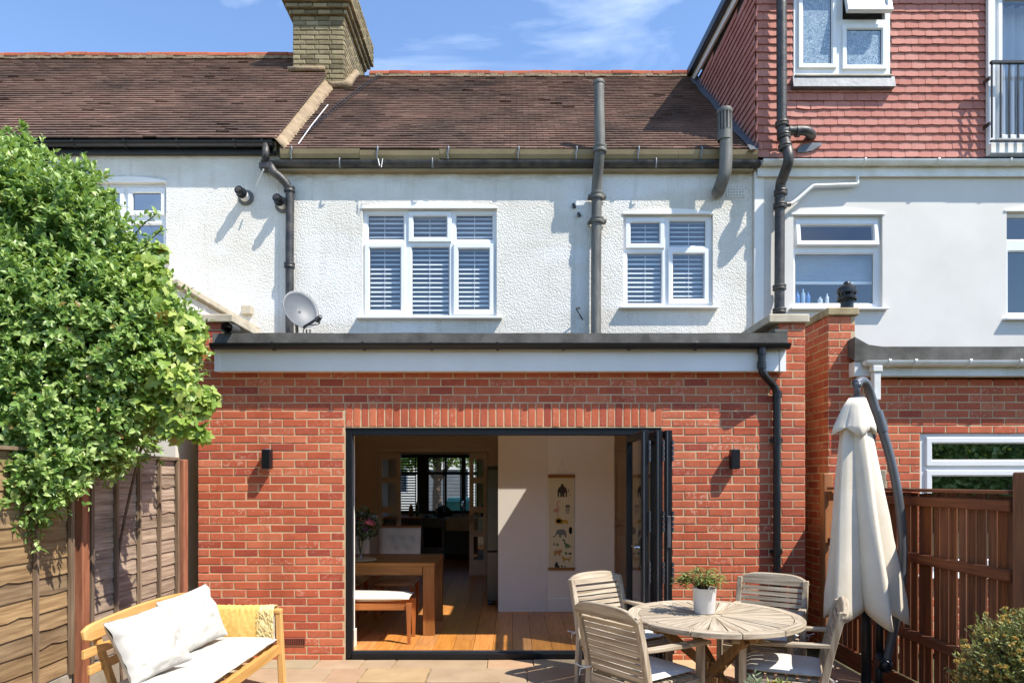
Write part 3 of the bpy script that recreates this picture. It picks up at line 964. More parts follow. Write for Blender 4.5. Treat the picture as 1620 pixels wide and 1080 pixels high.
# ================================================================ right house
rh = thing('terrace_house', 'right smooth rendered terrace house with red tile-hung dormer above white gutter', 'house', (5.5, MY, 0))
RY = 8.40
yr_ = RY + .06
WR = wpx(1252, 1392, 343, 489, yr_)
WR2 = wpx(1587, 1720, 338, 505, yr_)
RX1 = 8.2
MB().wall(XR + .004, RX1, 0, 5.56, RY, RY + .25, [WR, WR2]).build('rear_wall', M['render_r'], rh)
def cr_(a, b, t, bt, typ, *k): return (pX(a, yr_), pX(b, yr_), pZ(bt, yr_), pZ(t, yr_), typ) + k
window(rh, WR, yr_, [cr_(1259, 1386, 351, 389, 'sash', R(7)), cr_(1257, 1384, 400, 481, 'fix')], (.05, .13), 'glass')
window(rh, WR2, yr_, [cr_(1590, 1718, 342, 380, 'fix'), cr_(1594, 1718, 396, 496, 'fix')], (.05, .13), 'glass')
arch_head(rh, WR[0]-.03, WR[1]+.03, WR[3]+.004, .06, RY - .012, M['fascia'], RY + .1)
arch_head(rh, WR2[0]-.03, WR2[1]+.03, WR2[3]+.004, .06, RY - .012, M['fascia'], RY + .1)
MB().box(3.03, RX1, 11.6, 11.7, 0, 7.8).build('inner_wall', M['room'], rh)
MB().box(RX1 - .1, RX1 - .001, RY + .26, 11.59, 0, 7.8).build('side_wall', M['room'], rh)
MB().box(3.03, RX1 - .11, RY + .26, 11.59, 2.6, 2.7).build('floor_slab', M['room'], rh)
MB().box(3.08, RX1 - .11, RY + .26, 11.59, 5.3, 5.4).build('floor_slab', M['room'], rh)
MB().box(XR + .006, XR + .12, RY - .012, RY - .002, 2.9, 5.44).build('corner_bead', M['fascia'], rh)
# pleated shade, bottles behind the bathroom window
yq = yr_ + .13
ps = MB(); zt, zb = pZ(398, yq), pZ(446, yq)
nn = 14; xa, xb = pX(1255, yq), pX(1386, yq)
for k in range(nn):
    z0 = zb + (zt - zb) * k / nn; z1 = zb + (zt - zb) * (k + 1) / nn; zm = (z0 + z1) / 2
    ps.add([(xa, yq, z0), (xb, yq, z0), (xb, yq - .012, zm), (xa, yq - .012, zm), (xa, yq, z1), (xb, yq, z1)], [(0,1,2,3), (3,2,5,4)])
pst = thing('pleated_shade', 'half lowered pale pleated shade inside right house bathroom window', 'blind', (xa, yq, zb))
ps.build('fabric', mat('shade_fabric', 'a9b2ba', '9aa4ad', .9, 3), pst)
MB().box(xa, xb, yq - .02, yq + .012, zb - .03, zb - .001).build('bottom_rail', M['slat'], pst)
bm_ = [mat('bottle_blue', '4a78b8', None, .3), mat('bottle_white', 'e0e4e8', None, .3), mat('bottle_pale', '9db4cc', None, .3)]
zsill = pZ(481, yr_ + .1)
MB().box(pX(1253, yr_+.1), pX(1390, yr_+.1), yr_ + .072, RY + .26, zsill - .03, zsill).build('inner_sill', M['upvc'], rh)
for i, (px, h, r0, mi, lab) in enumerate([(1262, .17, .028, 0, 'tall blue bottle at left end of the bathroom sill'), (1271, .20, .026, 2, 'tall pale bottle second along the bathroom sill'), (1279, .16, .026, 0, 'short blue bottle third along the bathroom sill'),
                                     (1298, .10, .03, 1, 'white tub alone on the bathroom sill'), (1309, .14, .022, 1, 'white pump bottle on the bathroom sill')]):
    o = MB(); x = pX(px, yq)
    o.lathe([(0.001, 0), (r0, 0), (r0, h*.68), (r0*.4, h*.8), (r0*.4, h), (.001, h)], (x, yr_ + .14, zsill + .001), 10)
    tag(o.build('bottle', bm_[mi], auto=50), lab, 'bottle', 'bottles on the bathroom sill')
# white eaves
MB().box(XR + .03, RX1, 8.366, RY - .002, 5.375, 5.39).build('soffit', M['fascia'], rh)
MB().box(XR + .03, RX1, 8.345, 8.365, 5.37, 5.56).build('fascia_board', M['gutter_w'], rh)
wg = gutter('gutter', pX(1207, 8.25), RX1, 8.285, 5.53, .057, M['gutter_w'], rh)
for px in (1368, 1484, 1598):
    gutter_clip(pX(px, 8.25), 8.285, 5.53, .057, M['gutter_w'], wg)

# dormer
DY = 8.36
DX0 = XR + .01
yd = DY + .0
WD = wpx(1254, 1406, -52, 123, DY)
WB = (pX(1563, DY), 7.6, pZ(232, DY), 7.62)
DTOP = 7.86
dw = MB().wall(DX0, RX1, 5.60, DTOP, DY, DY + .10, [WD, WB]).build('dormer_wall', M['deck'], rh)
def slopeZ(Y): return roofZ(Y) - .05
ck = MB().prism([(DX0, DY + .101, slopeZ(DY)), (DX0, 11.05, slopeZ(11.05)), (DX0, 11.05, 8.12), (DX0, DY + .101, DTOP)], (.06, 0, 0))
cko = ck.build('dormer_cheek', M['deck'], rh, fix=True)
tm = []
rr = random.Random(31)
for i in range(5):
    b = MB(); w = .161; q = lambda: rr.uniform(-.0015, .0015)
    zb = [-.062, -.0655, -.0665, -.0655, -.062]
    fr = [(-w/2 + w*k/4, -.030 - (.0015 if k in (1,2,3) else 0) + q(), zb[k] + q()) for k in range(5)]
    vs = fr + [(p[0], p[1] + .013, p[2]) for p in fr] + [(-w/2 + w*k/4, -.006, .075) for k in range(5)]
    fs = [(k, k+1, 11+k, 10+k) for k in range(4)] + [(5+k, 6+k, 1+k, k) for k in range(4)] + [(0, 10, 5), (4, 9, 14)]
    b.add(vs, fs); tm.append(b.mesh('wall_tile', M['tile_red']))
items = []; rest = MB()
G = .0985
nrow = int((DTOP - 5.60) / G)
for i in range(nrow):
    z = 5.60 + .062 + G * i
    x = DX0 - (.0825 if i % 2 else 0)
    while x < RX1:
        cx = x + .0825; a = max(x, DX0 - .012); e = min(x + .165, RX1)
        ok = True
        for o0_, o1_, oz in ((WD[0] - .005, WD[1] + .005, WD[2] - .10), (WB[0] - .05, 99, WB[2] - .09)):
            if z > oz:
                if a >= o0_ and e <= o1_: ok = False
                elif a < o0_ < e: e = o0_
                elif a < o1_ < e: a = o1_
        if ok and e - a > .02:
            items.append(((a + e) / 2, z, (e - a) / .165))
        x += .165
slipped = {(1285, 168): (.12, .0), (1300, 168): (.10, .01)}
for cx, z, sc in items:
    me = rr.choice(tm)
    rot = (rr.uniform(-.02, .02), rr.uniform(-.012, .012), rr.uniform(-.01, .01))
    ppx, ppy = 810 + cx * F / DY, HZ - (z - CZ) * F / DY
    dz = rr.uniform(-.003, .003)
    if 1270 < ppx < 1312 and 160 < ppy < 172: rot = (rot[0] - .1, rr.choice([.10, -.08]), rot[2]); dz -= .012
    if ppx < 1660 and ppy > -12:
        inst('wall_tile', me, dw, (cx, DY, z + dz), rot, (sc, 1, 1))
    else:
        rest.add([(cx + v.co.x * sc, DY + v.co.y, z + v.co.z) for v in me.vertices], [tuple(p.vertices) for p in me.polygons])
tag(rest.build('wall_tiles', M['tile_red'], dw), kind='stuff')
rest = MB()
for i in range(nrow + 3):
    z = 5.60 + .062 + G * i
    yy = DY - .012 - (.0825 if i % 2 else 0)
    while yy < 11.0:
        cy = yy + .0825
        if z > slopeZ(cy) - .02 and z < DTOP + (cy - DY) * .095 - .1:
            me = rr.choice(tm)
            jt = rr.uniform(-.001, .001)
            a0 = max(yy, DY - .03); s = 1
            rest.add([(DX0 + v.co.y + jt, cy - v.co.x, z + v.co.z) for v in me.vertices], [tuple(p.vertices) for p in me.polygons])
        yy += .165
tag(rest.build('cheek_tiles', M['tile_red'], cko), kind='stuff')
# dormer roof with white barge board and black edge along the cheek
dr = MB()
e0, e1 = 8.12, 11.06
dr.add([(DX0 - .10, e0, DTOP + .14), (RX1, e0, DTOP + .14), (RX1, e1, 8.30), (DX0 - .10, e1, 8.30), (DX0 - .10, e0, DTOP + .2), (RX1, e0, DTOP + .2), (RX1, e1, 8.36), (DX0 - .10, e1, 8.36)],
       [(0,3,2,1),(4,5,6,7),(0,1,5,4),(1,2,6,5),(2,3,7,6),(3,0,4,7)])
dr.build('dormer_roof', M['felt'], rh)
b = MB().bar((DX0 - .055, e0 + .02, DTOP + .05), (DX0 - .055, e1, 8.17), .03, .17); b.build('barge_board', M['fascia'], rh)
b = MB().bar((DX0 - .112, e0 + .02, DTOP + .13), (DX0 - .112, e1, 8.25), .08, .11); b.build('roof_edge', M['black'], rh)
MB().box(DX0 + .01, RX1, e0 + .03, DY + .1, DTOP + .002, DTOP + .13).build('dormer_soffit', M['fascia'], rh)
# lead strip at the foot of the cheek, on the tiles
b = MB(); k = 26; pl = []
rr = random.Random(3)
for i in range(k + 1):
    Y = 8.2 + (11.02 - 8.2) * i / k
    wv = .012 * math.sin(i * .9) + rr.uniform(-.005, .005)
    pl += [(DX0 - .12 + wv, Y, roofZ(Y) + .045), (DX0 - .02, Y, roofZ(Y) + .06), (DX0 - .018, Y, roofZ(Y) + .12)]
b.add(pl, [(3*i, 3*i+1, 3*i+4, 3*i+3) for i in range(k)] + [(3*i+1, 3*i+2, 3*i+5, 3*i+4) for i in range(k)])
b.build('lead_flashing', M['lead'], roof)
# dormer window, hopper sash open
M['frost'] = None
t = NT('frosted_glass')
v = t.pos()
vo = t.n('ShaderNodeTexVoronoi'); vo.inputs['Scale'].default_value = 70; t.l(v, vo.inputs['Vector'])
nz = t.noise(v, 38, 3, .6, 2.0)
cf = t.ramp(nz, [(.4, hexc('5d7388')), (.62, hexc('a9b9c4'))])
M['frost'] = t.bsdf(cf, .16, spec=.9, bump=nz, bstr=.35, bdist=.004)
def cd(a, b, tp, bt, typ, *k): return (pX(a, DY), pX(b, DY), pZ(bt, DY), pZ(tp, DY), typ) + k
yw = DY - .03
window(rh, WD, yw, [cd(1262, 1319, -42, 110, 'sash'), cd(1331, 1398, 44, 112, 'sash'), cd(1331, 1398, -42, 34, 'sash', R(14))], (.0, .06), 'frost')
b = MB()
b.add([(WD[0] - .03, yw - .075, WD[2] - .165), (WD[1] + .03, yw - .075, WD[2] - .165), (WD[1] + .03, yw - .045, WD[2] - .03), (WD[0] - .03, yw - .045, WD[2] - .03)] +
      [(WD[0] - .03, yw + .02, WD[2] - .165), (WD[1] + .03, yw + .02, WD[2] - .165), (WD[1] + .03, yw + .02, WD[2] - .03), (WD[0] - .03, yw + .02, WD[2] - .03)],
      [(0,1,2,3), (4,7,6,5), (0,4,5,1), (1,5,6,2), (2,6,7,3), (3,7,4,0)])
b.build('lead_apron', M['lead'], rh)
# balcony door
dfr = window(rh, WB, yw, [(WB[0] + .10, 6.72, WB[2] + .08, 7.55, 'sash'), (6.82, 7.5, WB[2] + .08, 7.55, 'sash')], None, 'glass')
MB().box(WB[0] - .05, WB[0] + .03, yw - .05, yw - .001, WB[2] - .02, 7.62).build('door_trim', M['upvc'], dfr)
MB().box(WB[0] - .05, RX1 - .3, yw - .10, yw - .002, WB[2] - .14, WB[2] - .02).build('threshold', M['fascia'], dfr)
cv = MB(); vs = []
nc = 44
for k in range(nc + 1):
    x = WB[0] + .1 + (7.5 - WB[0] - .1) * k / nc
    yy = DY + .22 + .035 * math.sin(k * 1.75) + .01 * math.sin(k * .6)
    vs += [(x, yy, WB[2] + .02), (x, yy, 7.6)]
cv.add(vs, [(2*k, 2*k+2, 2*k+3, 2*k+1) for k in range(nc)])
tag(cv.build('curtain', mat('net_curtain', 'e4e6e8', 'd2d5d8', .9, 2, transl='e4e6e8', tw=.4), smooth=True), 'white sheer curtain behind the dormer balcony door', 'curtain')
jb = thing('juliet_balcony', 'black metal railing across the dormer balcony door', 'railing', (WB[0], yw - .2, pZ(232, 8.2)))
x0 = pX(1569, 8.15); yj = yw - .16
zt, zb = pZ(97, yj), pZ(222, yj)
MB().box(x0, 7.4, yj - .02, yj + .02, zt - .03, zt).build('top_rail', M['black'], jb)
MB().box(x0, 7.4, yj - .015, yj + .015, zb - .02, zb).build('bottom_rail', M['black'], jb)
x = x0 + .015; k = 0
me = MB().box(-.008, .008, -.008, .008, zb - zt + .03, -.03).mesh('baluster', M['black'])
while x < 7.4:
    inst('baluster', me, jb, (x, yj, zt))
    x += .105
for z in (zb + .2, zt - .2):
    MB().box(x0 - .02, x0 + .0, yj, yw - .05, z - .02, z + .02).build('wall_fixing', M['black'], jb)

# right soil stack with branch, and white overflow pipe
sp = MB(); Y0 = 8.20
sp.tube(spline([(pX(1236, Y0), Y0, 8.2), (pX(1236.5, Y0), Y0, 7.0), (pX(1237, Y0), Y0, pZ(195, Y0)), (pX(1239, Y0), Y0, pZ(215, Y0)), (pX(1246, 8.08), 8.07, pZ(240, 8.07)), (pX(1246, 8.08), 8.07, pZ(258, 8.07)), (pX(1239, 8.2), 8.2, pZ(280, 8.2)), (pX(1234, 8.29), 8.29, pZ(300, 8.29)), (pX(1233.5, 8.29), 8.29, 4.6), (pX(1233, 8.29), 8.29, pZ(495, 8.29)), (pX(1233, 8.29), 8.29, 3.2)], 6), .06, 14)
so_ = sp.build('soil_pipe', M['iron'], rh, smooth=True)
for px, py, Y in ((1237, 197, Y0), (1240, 216, 8.18), (1242, 233, 8.10), (1235, 305, 8.29), (1234, 326, 8.29), (1233, 455, 8.29), (1233, 492, 8.29)):
    c = MB(); collar(c, (pX(px, Y), Y, pZ(py, Y)), .06, .06); c.build('collar', M['iron'], so_, auto=40)
b = MB(); b.tube(spline([P(1238, 209, Y0), P(1255, 207, Y0), P(1274, 207, 8.2), P(1283, 212, 8.25), P(1284, 216, 8.36)], 5), .055, 12)
b.build('branch', M['iron'], so_, smooth=True)
b = MB(); b.tube([P(1259, 208, Y0), P(1265, 208, Y0)], .066, 12); b.tube([P(1247, 208, Y0), P(1251, 208, Y0)], .066, 12); b.build('branch_collar', M['iron'], so_, auto=40)
b = MB(); pts_ = [(1262, 236), (1270, 229), (1285, 226), (1300, 226), (1299, 230), (1285, 238), (1270, 241), (1262, 240)]
b.prism([P(px, py, DY - .05) for px, py in pts_], (0, .04, 0)); b.build('lead_slate', M['lead'], so_)
b = MB(); b.tube(spline([P(1243, 324, 8.3), P(1252, 322, 8.32), P(1262, 315, 8.33), P(1283, 297, 8.33), P(1290, 294, 8.33), P(1320, 293, 8.33), P(1350, 292, 8.33), P(1356, 290, 8.33), P(1356.5, 280, 8.33)], 4), .022, 10)
b.build('overflow_pipe', M['gutter_w'], rh, smooth=True)
b = MB(); b.tube([P(1241, 324, 8.3), P(1250, 323, 8.31)], .03, 10); b.build('overflow_joint', M['iron'], rh)

# ================================================================ brick rear extension
ex = thing('rear_extension', 'red brick rear extension with wide folding doors under a white fascia', 'extension', (0, E, 0))
EX0, EX1 = -2.91, 2.72
OX0, OX1, OZ = -1.545, 1.385, 2.14
PZ0 = -.03
fw = MB().wall(EX0 + .008, EX1 - .008, -.1, 2.9, E + .0035, E + .12, [(OX0, OX1, -.2, OZ)]).build('front_wall', M['mortar'], ex)
MB().wall(EX0 + .26, EX1 - .26, 0, 2.6, E + .121, E + .31, [(OX0 + .02, OX1 - .02, -.2, OZ - .05)]).build('inner_wall', M['plaster_w'], ex)
items = []
for k in range(42):
    z = PZ0 + .075 * k + .0375
    if k >= 36:
        spans = [(EX0, EX0 + .25), (EX1 - .25, EX1)]
    elif k >= 32: spans = [(EX0, EX1)]
    elif k >= 29: spans = [(EX0, OX0), (OX1 + .002, EX1)]
    else: spans = [(EX0, OX0), (OX1, EX1)]
    for a, b in spans:
        for s0, s1 in segs(a, b, k, EX0):
            items.append((((s0+s1)/2, E, z), s1 - s0, (0, 0, 0), 1))
x = OX0
zs = PZ0 + .075 * 29
while x < OX1 - .05:
    items.append(((x + .0365, E, zs + .1125), .225, (0, R(90), 0), .99))
    x += .0735
lay(items, RB, fw, 300, m=M['brick'])
# parapets either side, felt upstand, stone copings
for sx, nm in ((-1, 'l'), (1, 'r')):
    a, b = (EX0 + .008, EX0 + .242) if sx < 0 else (EX1 - .242, EX1 - .008)
    pw = MB().box(a, b, E + .125, MY - .003, 0, 3.10)
    pw.box(a, b, E + .0035, E + .124, 2.901, 3.10)
    pw = pw.build('parapet', M['mortar'], ex)
    if sx > 0: MB().box(a - .022, a - .001, E + .03, MY - .004, 2.9, 3.08).build('felt_upstand', M['felt'], ex)
    else: MB().box(b + .001, b + .022, E + .03, MY - .004, 2.9, 3.08).build('felt_upstand', M['felt'], ex)
    ca, cb = (EX0 - .02, EX0 + .34) if sx < 0 else (EX1 - .355, EX1 + .02)
    yy = E - .035; rr = random.Random(7 + sx)
    while yy < MY - .05:
        y2 = min(yy + .6, MY - .004)
        MB().box(ca, cb, yy, y2 - .006, 3.105 + rr.uniform(0, .004), 3.18 + rr.uniform(-.004, .004)).build('coping_stone', M['stone'], ex, bevel=.008)
        yy = y2
# flat roof with a roof light
SX0, SX1, SY0, SY1 = .45, 1.07, 7.02, 7.945
def slab_hole(x0, x1, y0, y1, z0, z1):
    return MB().box(x0, SX0, y0, y1, z0, z1).box(SX1, x1, y0, y1, z0, z1).box(SX0, SX1, y0, SY0, z0, z1).box(SX0, SX1, SY1, y1, z0, z1)
slab_hole(-2.66, 2.47, E + .125, MY - .004, 2.63, 2.93).build('flat_roof', M['felt'], ex, fix=True)
slab_hole(-2.66, 2.47, E + .312, MY + .24, 2.60, 2.628).build('ceiling', M['plaster_w'], ex, fix=True)
rl = MB().box(SX0 - .06, SX0, SY0 - .06, SY1 + .06, 2.931, 3.0).box(SX1, SX1 + .06, SY0 - .06, SY1 + .06, 2.931, 3.0).box(SX0, SX1, SY0 - .06, SY0, 2.931, 3.0).box(SX0, SX1, SY1, SY1 + .06, 2.931, 3.0)
rlo = rl.build('roof_light', M['alu'], ex)
MB().add([(SX0, SY0, 2.99), (SX1, SY0, 2.99), (SX1, SY1, 2.99), (SX0, SY1, 2.99)], [(0,1,2,3)]).build('pane', M['glass_clear'], rlo)
# felt edge, fascia, gutter
fx0, fx1 = -2.70, 2.485
b = MB(); rr = random.Random(17)
n = 30
for k in range(n):
    xa = fx0 - .01 + (fx1 + .02 - fx0) * k / n; xb = fx0 - .01 + (fx1 + .02 - fx0) * (k + 1) / n
    za, zb = [2.985 + .005 * noise.noise(Vector((q * 1.7, 3, 0))) for q in (xa, xb)]
    b.add([(xa, E - .142, 2.885), (xb, E - .142, 2.885), (xb, E + .2, 2.93), (xa, E + .2, 2.93), (xa, E - .138, za), (xb, E - .138, zb), (xb, E + .2, zb - .01), (xa, E + .2, za - .01)],
          [(0,1,5,4), (4,5,6,7), (0,3,2,1)])
b.add([(fx0 - .01, E - .142, 2.885), (fx0 - .01, E + .2, 2.93), (fx0 - .01, E + .2, 2.975), (fx0 - .01, E - .138, 2.985)], [(0,1,2,3)])
b.add([(fx1 + .01, E - .142, 2.885), (fx1 + .01, E + .2, 2.93), (fx1 + .01, E + .2, 2.975), (fx1 + .01, E - .138, 2.985)], [(3,2,1,0)])
b.build('felt_edge', M['felt'], ex, fix=True, auto=30)
MB().box(fx1 - .11, fx1 + .013, E - .137, E + .12, 2.984, 3.02).build('felt_lap', M['felt'], ex, bevel=.006)
MB().box(fx0, fx1 - .052, E - .108, E - .004, 2.645, 2.884).build('fascia_board', M['fascia'], ex)
MB().box(fx1 - .05, fx1 + .004, E - .116, E - .004, 2.641, 2.88).build('fascia_corner', M['fascia'], ex)
MB().box(fx0 - .004, fx0 + .045, E - .116, E - .1085, 2.641, 2.88).build('fascia_corner', M['fascia'], ex)
gt = gutter('gutter', fx0 - .01, fx1 + .012, E - .163, 2.882, .052, M['black'], ex)
for px in (433, 576, 683, 787, 891, 995, 1100):
    gutter_clip(pX(px, 6.15), E - .163, 2.882, .052, M['black'], gt)
# rain pipe: outlet, swan neck, drop
b = MB(); pr = .034
b.tube(spline([(pX(1205, 6.16), E - .16, 2.84), (pX(1205, 6.16), E - .16, 2.76), (pX(1205, 6.16), E - .16, 2.66), (pX(1209, 6.17), E - .15, 2.60), (pX(1222, 6.25), E - .07, 2.53), (pX(1229, 6.25), E - .055, 2.46), (pX(1229.5, 6.26), E - .05, 2.3), (pX(1229.5, 6.26), E - .05, 1.2), (pX(1229.5, 6.26), E - .05, 0.05)], 6), pr, 12)
dp = b.build('rain_pipe', M['black'], ex, smooth=True)
for px, z, Y in ((1205, 2.82, E - .16), (1205, 2.69, E - .16), (1229.5, 2.44, E - .05), (1229.5, 2.02, E - .05), (1229.5, 1.0, E - .05)):
    c = MB(); c.lathe([(pr*.95, -.03), (pr*1.2, -.03), (pr*1.2, .03), (pr*.95, .03)], (pX(px, Y), Y, z), 12)
    if z in (2.02, 1.0): xx = pX(px, Y); c.box(xx - .055, xx + .05, Y - .005, E - .003, z - .015, z + .015)
    c.build('pipe_socket', M['black'], dp, auto=40)
# waste stub pipe on the left parapet coping
b = MB(); p = P(440/3 + 222, 518, 6.2)
b.tube([P(375, 521, 6.55), P(360, 518, 6.15)], .045, 12, False); b.build('waste_pipe', M['iron'], ex, smooth=True)
b = MB(); b.tube([P(361, 518.5, 6.17), P(358.5, 518, 6.13)], .052, 12, False); b.build('waste_pipe_end', M['black'], ex, smooth=True)
# air brick
p = P(465, 1014.5, E); ab = MB().box(p.x - .108, p.x + .108, E - .008, E + .008, p.z - .034, p.z + .034)
abo = ab.build('air_brick', mat('terracotta', '9c4a35', '7f3a2a', .8, 10), ex)
b = MB()
for i in range(10):
    for j in range(3):
        b.box(p.x - .098 + .0205*i, p.x - .086 + .0205*i, E - .0095, E - .0082, p.z - .027 + .0195*j, p.z - .012 + .0195*j)
b.build('vent_holes', mat('vent_dark', '2b1611', None, .9), abo)

# folding door frame and leaves
df = MB()
df.box(OX0 + .003, OX0 + .06, E + .015, E + .10, 0, OZ - .004)
df.box(OX1 - .06, OX1 - .003, E + .015, E + .10, 0, OZ - .004)
df.box(OX0 + .061, OX1 - .061, E + .015, E + .10, OZ - .068, OZ - .004)
dfo = df.build('door_frame', M['alu'], ex, bevel=.004)
MB().box(OX0 + .061, OX1 - .061, E + .005, E + .12, -.005, .052).build('threshold', M['alu'], dfo, bevel=.004)
MB().box(OX0 + .061, OX1 - .061, E + .05, E + .058, .053, .07).build('track', M['grey_alu'], dfo)
MB().box(OX0 + .061, OX0 + .066, E + .035, E + .05, .06, OZ - .08).build('seal', M['grey_alu'], dfo)
def leaf_door(x, ya, yb, name='door_leaf', handle=False, t_=.055):
    """leaf standing across the wall: plane x = const"""
    z0, z1 = .075, OZ - .075
    b = MB(); w = .06
    b.box(x, x + t_, ya, ya + w, z0, z1); b.box(x, x + t_, yb - w, yb, z0, z1)
    b.box(x + .001, x + t_ - .001, ya + w, yb - w, z0, z0 + w * 1.1); b.box(x + .001, x + t_ - .001, ya + w, yb - w, z1 - w, z1)
    o = b.build(name, M['alu'], ex, bevel=.003)
    xm = x + t_ / 2
    MB().add([(xm, ya + w, z0 + w), (xm, yb - w, z0 + w), (xm, yb - w, z1 - w), (xm, ya + w, z1 - w)], [(0,1,2,3)]).build('pane', M['glass'], o)
    MB().box(x + .012, x + .020, ya - .003, ya - .0005, z0 + .01, z1 - .01).build('edge_seal', M['grey_alu'], o)
    for zz in (.32, .9, 1.32, 1.9):
        b = MB()
        for q in range(4): b.tube([(x + t_ + .006, ya - .006, zz - .09 + q*.045), (x + t_ + .006, ya - .006, zz - .055 + q*.045)], .009, 8)
        b.build('hinge', M['grey_alu'], o)
    if handle:
        b = MB(); b.box(x - .012, x - .001, ya + .02, ya + .05, .95, 1.18); b.build('handle_plate', M['black'], o, bevel=.004)
        b = MB(); b.tube(spline([(x - .01, ya + .035, 1.1), (x - .05, ya + .035, 1.1), (x - .055, ya + .06, 1.1), (x - .055, ya + .15, 1.1)], 4), .009, 8)
        b.build('handle', M['chrome'], o)
    return o
leaf_door(1.07, E - .70, E + .11, handle=True)
leaf_door(1.185, E - .70, E + .11)
ll = leaf_door(1.262, E - .705, E + .011)
MB().box(1.274, 1.304, E - .722, E - .7085, 1.10, 1.36).build('pull_plate', M['grey_alu'], ll, bevel=.004)

# wall lights
def wall_light(px, label):
    p = P(px, 726, E - .05)
    t = thing('wall_light', label, 'wall light', (p.x, E, p.z), 0, 'up and down wall lights')
    w, h = .038, .088
    b = MB().box(p.x - w, p.x + w, E - .105, E - .022, p.z - h, p.z + h); b.build('body', M['alu'], t, bevel=.004)
    MB().box(p.x - w*.7, p.x + w*.7, E - .0215, E - .003, p.z - h*.6, p.z + h*.6).build('back_plate', M['black'], t)
    for s in (-1, 1):
        c = MB().lathe([(.024, 0), (.024, s*.004), (.001, s*.004)], (p.x, E - .063, p.z + s*h), 12); c.build('lens', M['frost'], t)
wall_light(423.5, 'dark slim wall light on brick left of the folding doors')
wall_light(1161.5, 'dark slim wall light on brick right of the folding doors')

# ================================================================ right neighbour's brick extension
NY = 6.53
NX0 = 3.025
NPX = 3.285
nx = thing('rear_extension', 'right neighbour red brick extension with white gutter, pillar and white window', 'extension', (4.2, NY, 0))
WN = (pX(1456, NY), 6.4, .75, pZ(684, NY))
NXE = 6.6
nf = MB().wall(NX0 + .0035, NXE, 0, 2.60, NY + .0035, NY + .2, [WN]).box(NX0 + .0035, NPX - .0035, NY + .0035, NY + .2, 2.601, 3.22).build('front_wall', M['mortar'], nx)
ns = MB().box(NX0 + .0035, NX0 + .22, NY + .201, RY - .003, 0, 3.22).build('side_wall', M['mortar'], nx)
items = []; side = []
for k in range(43):
    z = .075 * k + .0375
    if z > 3.2: break
    spans = [(NX0, NPX)] if z > 2.6 else ([(NX0, WN[0]), (WN[1], NXE)] if z < WN[3] and z > WN[2] else [(NX0, NXE)])
    for a, b in spans:
        for s0, s1 in segs(a, b, k, NX0):
            items.append((((s0+s1)/2, NY, z), s1 - s0, (0, 0, 0), 1))
    for s0, s1 in segs(NY, RY - .01, k + 1, NY):
        side.append(((NX0, (s0+s1)/2, z), s1 - s0, (0, 0, R(-90)), 1))
vis = [it for it in items if it[0][0] < 5.3 and it[0][2] > 1.45]
hid = [it for it in items if not (it[0][0] < 5.3 and it[0][2] > 1.45)]
vs_ = [it for it in side if it[0][1] < 7.3]; hs_ = [it for it in side if it[0][1] >= 7.3]
lay(vis, RB, nf, 190)
lay(hid, RB, nf, 0, name='lower_brick')
lay(vs_, RB, ns, 110)
lay(hs_, RB, ns, 0, name='rear_brick')
yy = NY - .03
while yy < RY - .05:
    y2 = min(yy + .6, RY - .006)
    MB().box(NX0 - .02, NPX + .025, yy, y2 - .005, 3.225, 3.30).build('coping_stone', M['stone_old'], nx, bevel=.01)
    yy = y2
slabm = MB().box(NPX, NXE, NY + .21, RY - .004, 2.62, 2.86).build('flat_roof', M['felt'], nx)
MB().box(NX0 + .23, NXE, NY + 1.2, NY + 1.3, 0, 2.6).build('inner_wall', M['room'], nx)
# felt edge rising at the pillar
n = 26; b = MB(); pf = []
xa, xb = pX(1352, 6.40), NXE
for k in range(n + 1):
    x = xa + (xb - xa) * k / n
    zt = 2.905 + .09 * max(0, 1 - (x - xa) / .16) + .004 * noise.noise(Vector((x * 2, 0, 5)))
    pf += [(x, 6.40, 2.77), (x, 6.395, zt), (x, 6.8, zt - .02)]
b.add(pf, [(3*k, 3*k+3, 3*k+4, 3*k+1) for k in range(n)] + [(3*k+1, 3*k+4, 3*k+5, 3*k+2) for k in range(n)] + [(0, 1, 2)])
b.build('felt_edge', M['felt'], nx)
MB().box(xa + .01, NXE, 6.42, NY + .005, 2.635, 2.768).build('fascia_board', M['gutter_w'], nx)
ng = gutter('gutter', pX(1368, 6.36), NXE, 6.365, 2.765, .05, M['gutter_w'], nx)
for px in (1404, 1445, 1531, 1610):
    gutter_clip(pX(px, 6.36), 6.365, 2.765, .05, M['gutter_w'], ng)
b = MB(); xx = pX(1386, 6.36)
b.box(xx - .045, xx + .045, 6.325, 6.405, 2.66, 2.72); b.box(xx - .033, xx + .033, 6.335, 6.40, 2.40, 2.659)
b.bar((xx, 6.37, 2.42), (xx - .08, 6.46, 2.30), .062, .062); b.box(xx - .115, xx - .052, 6.44, 6.50, 0, 2.29)
b.build('rain_pipe', M['gutter_w'], nx, bevel=.006)
yn = NY + .03
window(nx, WN, yn, [(WN[0] + .075, 6.3, pZ(735, yn), WN[3] - .055, 'sash'), (WN[0] + .075, 6.3, .85, pZ(745, yn), 'sash')], (.04, .1), 'glass_dark')
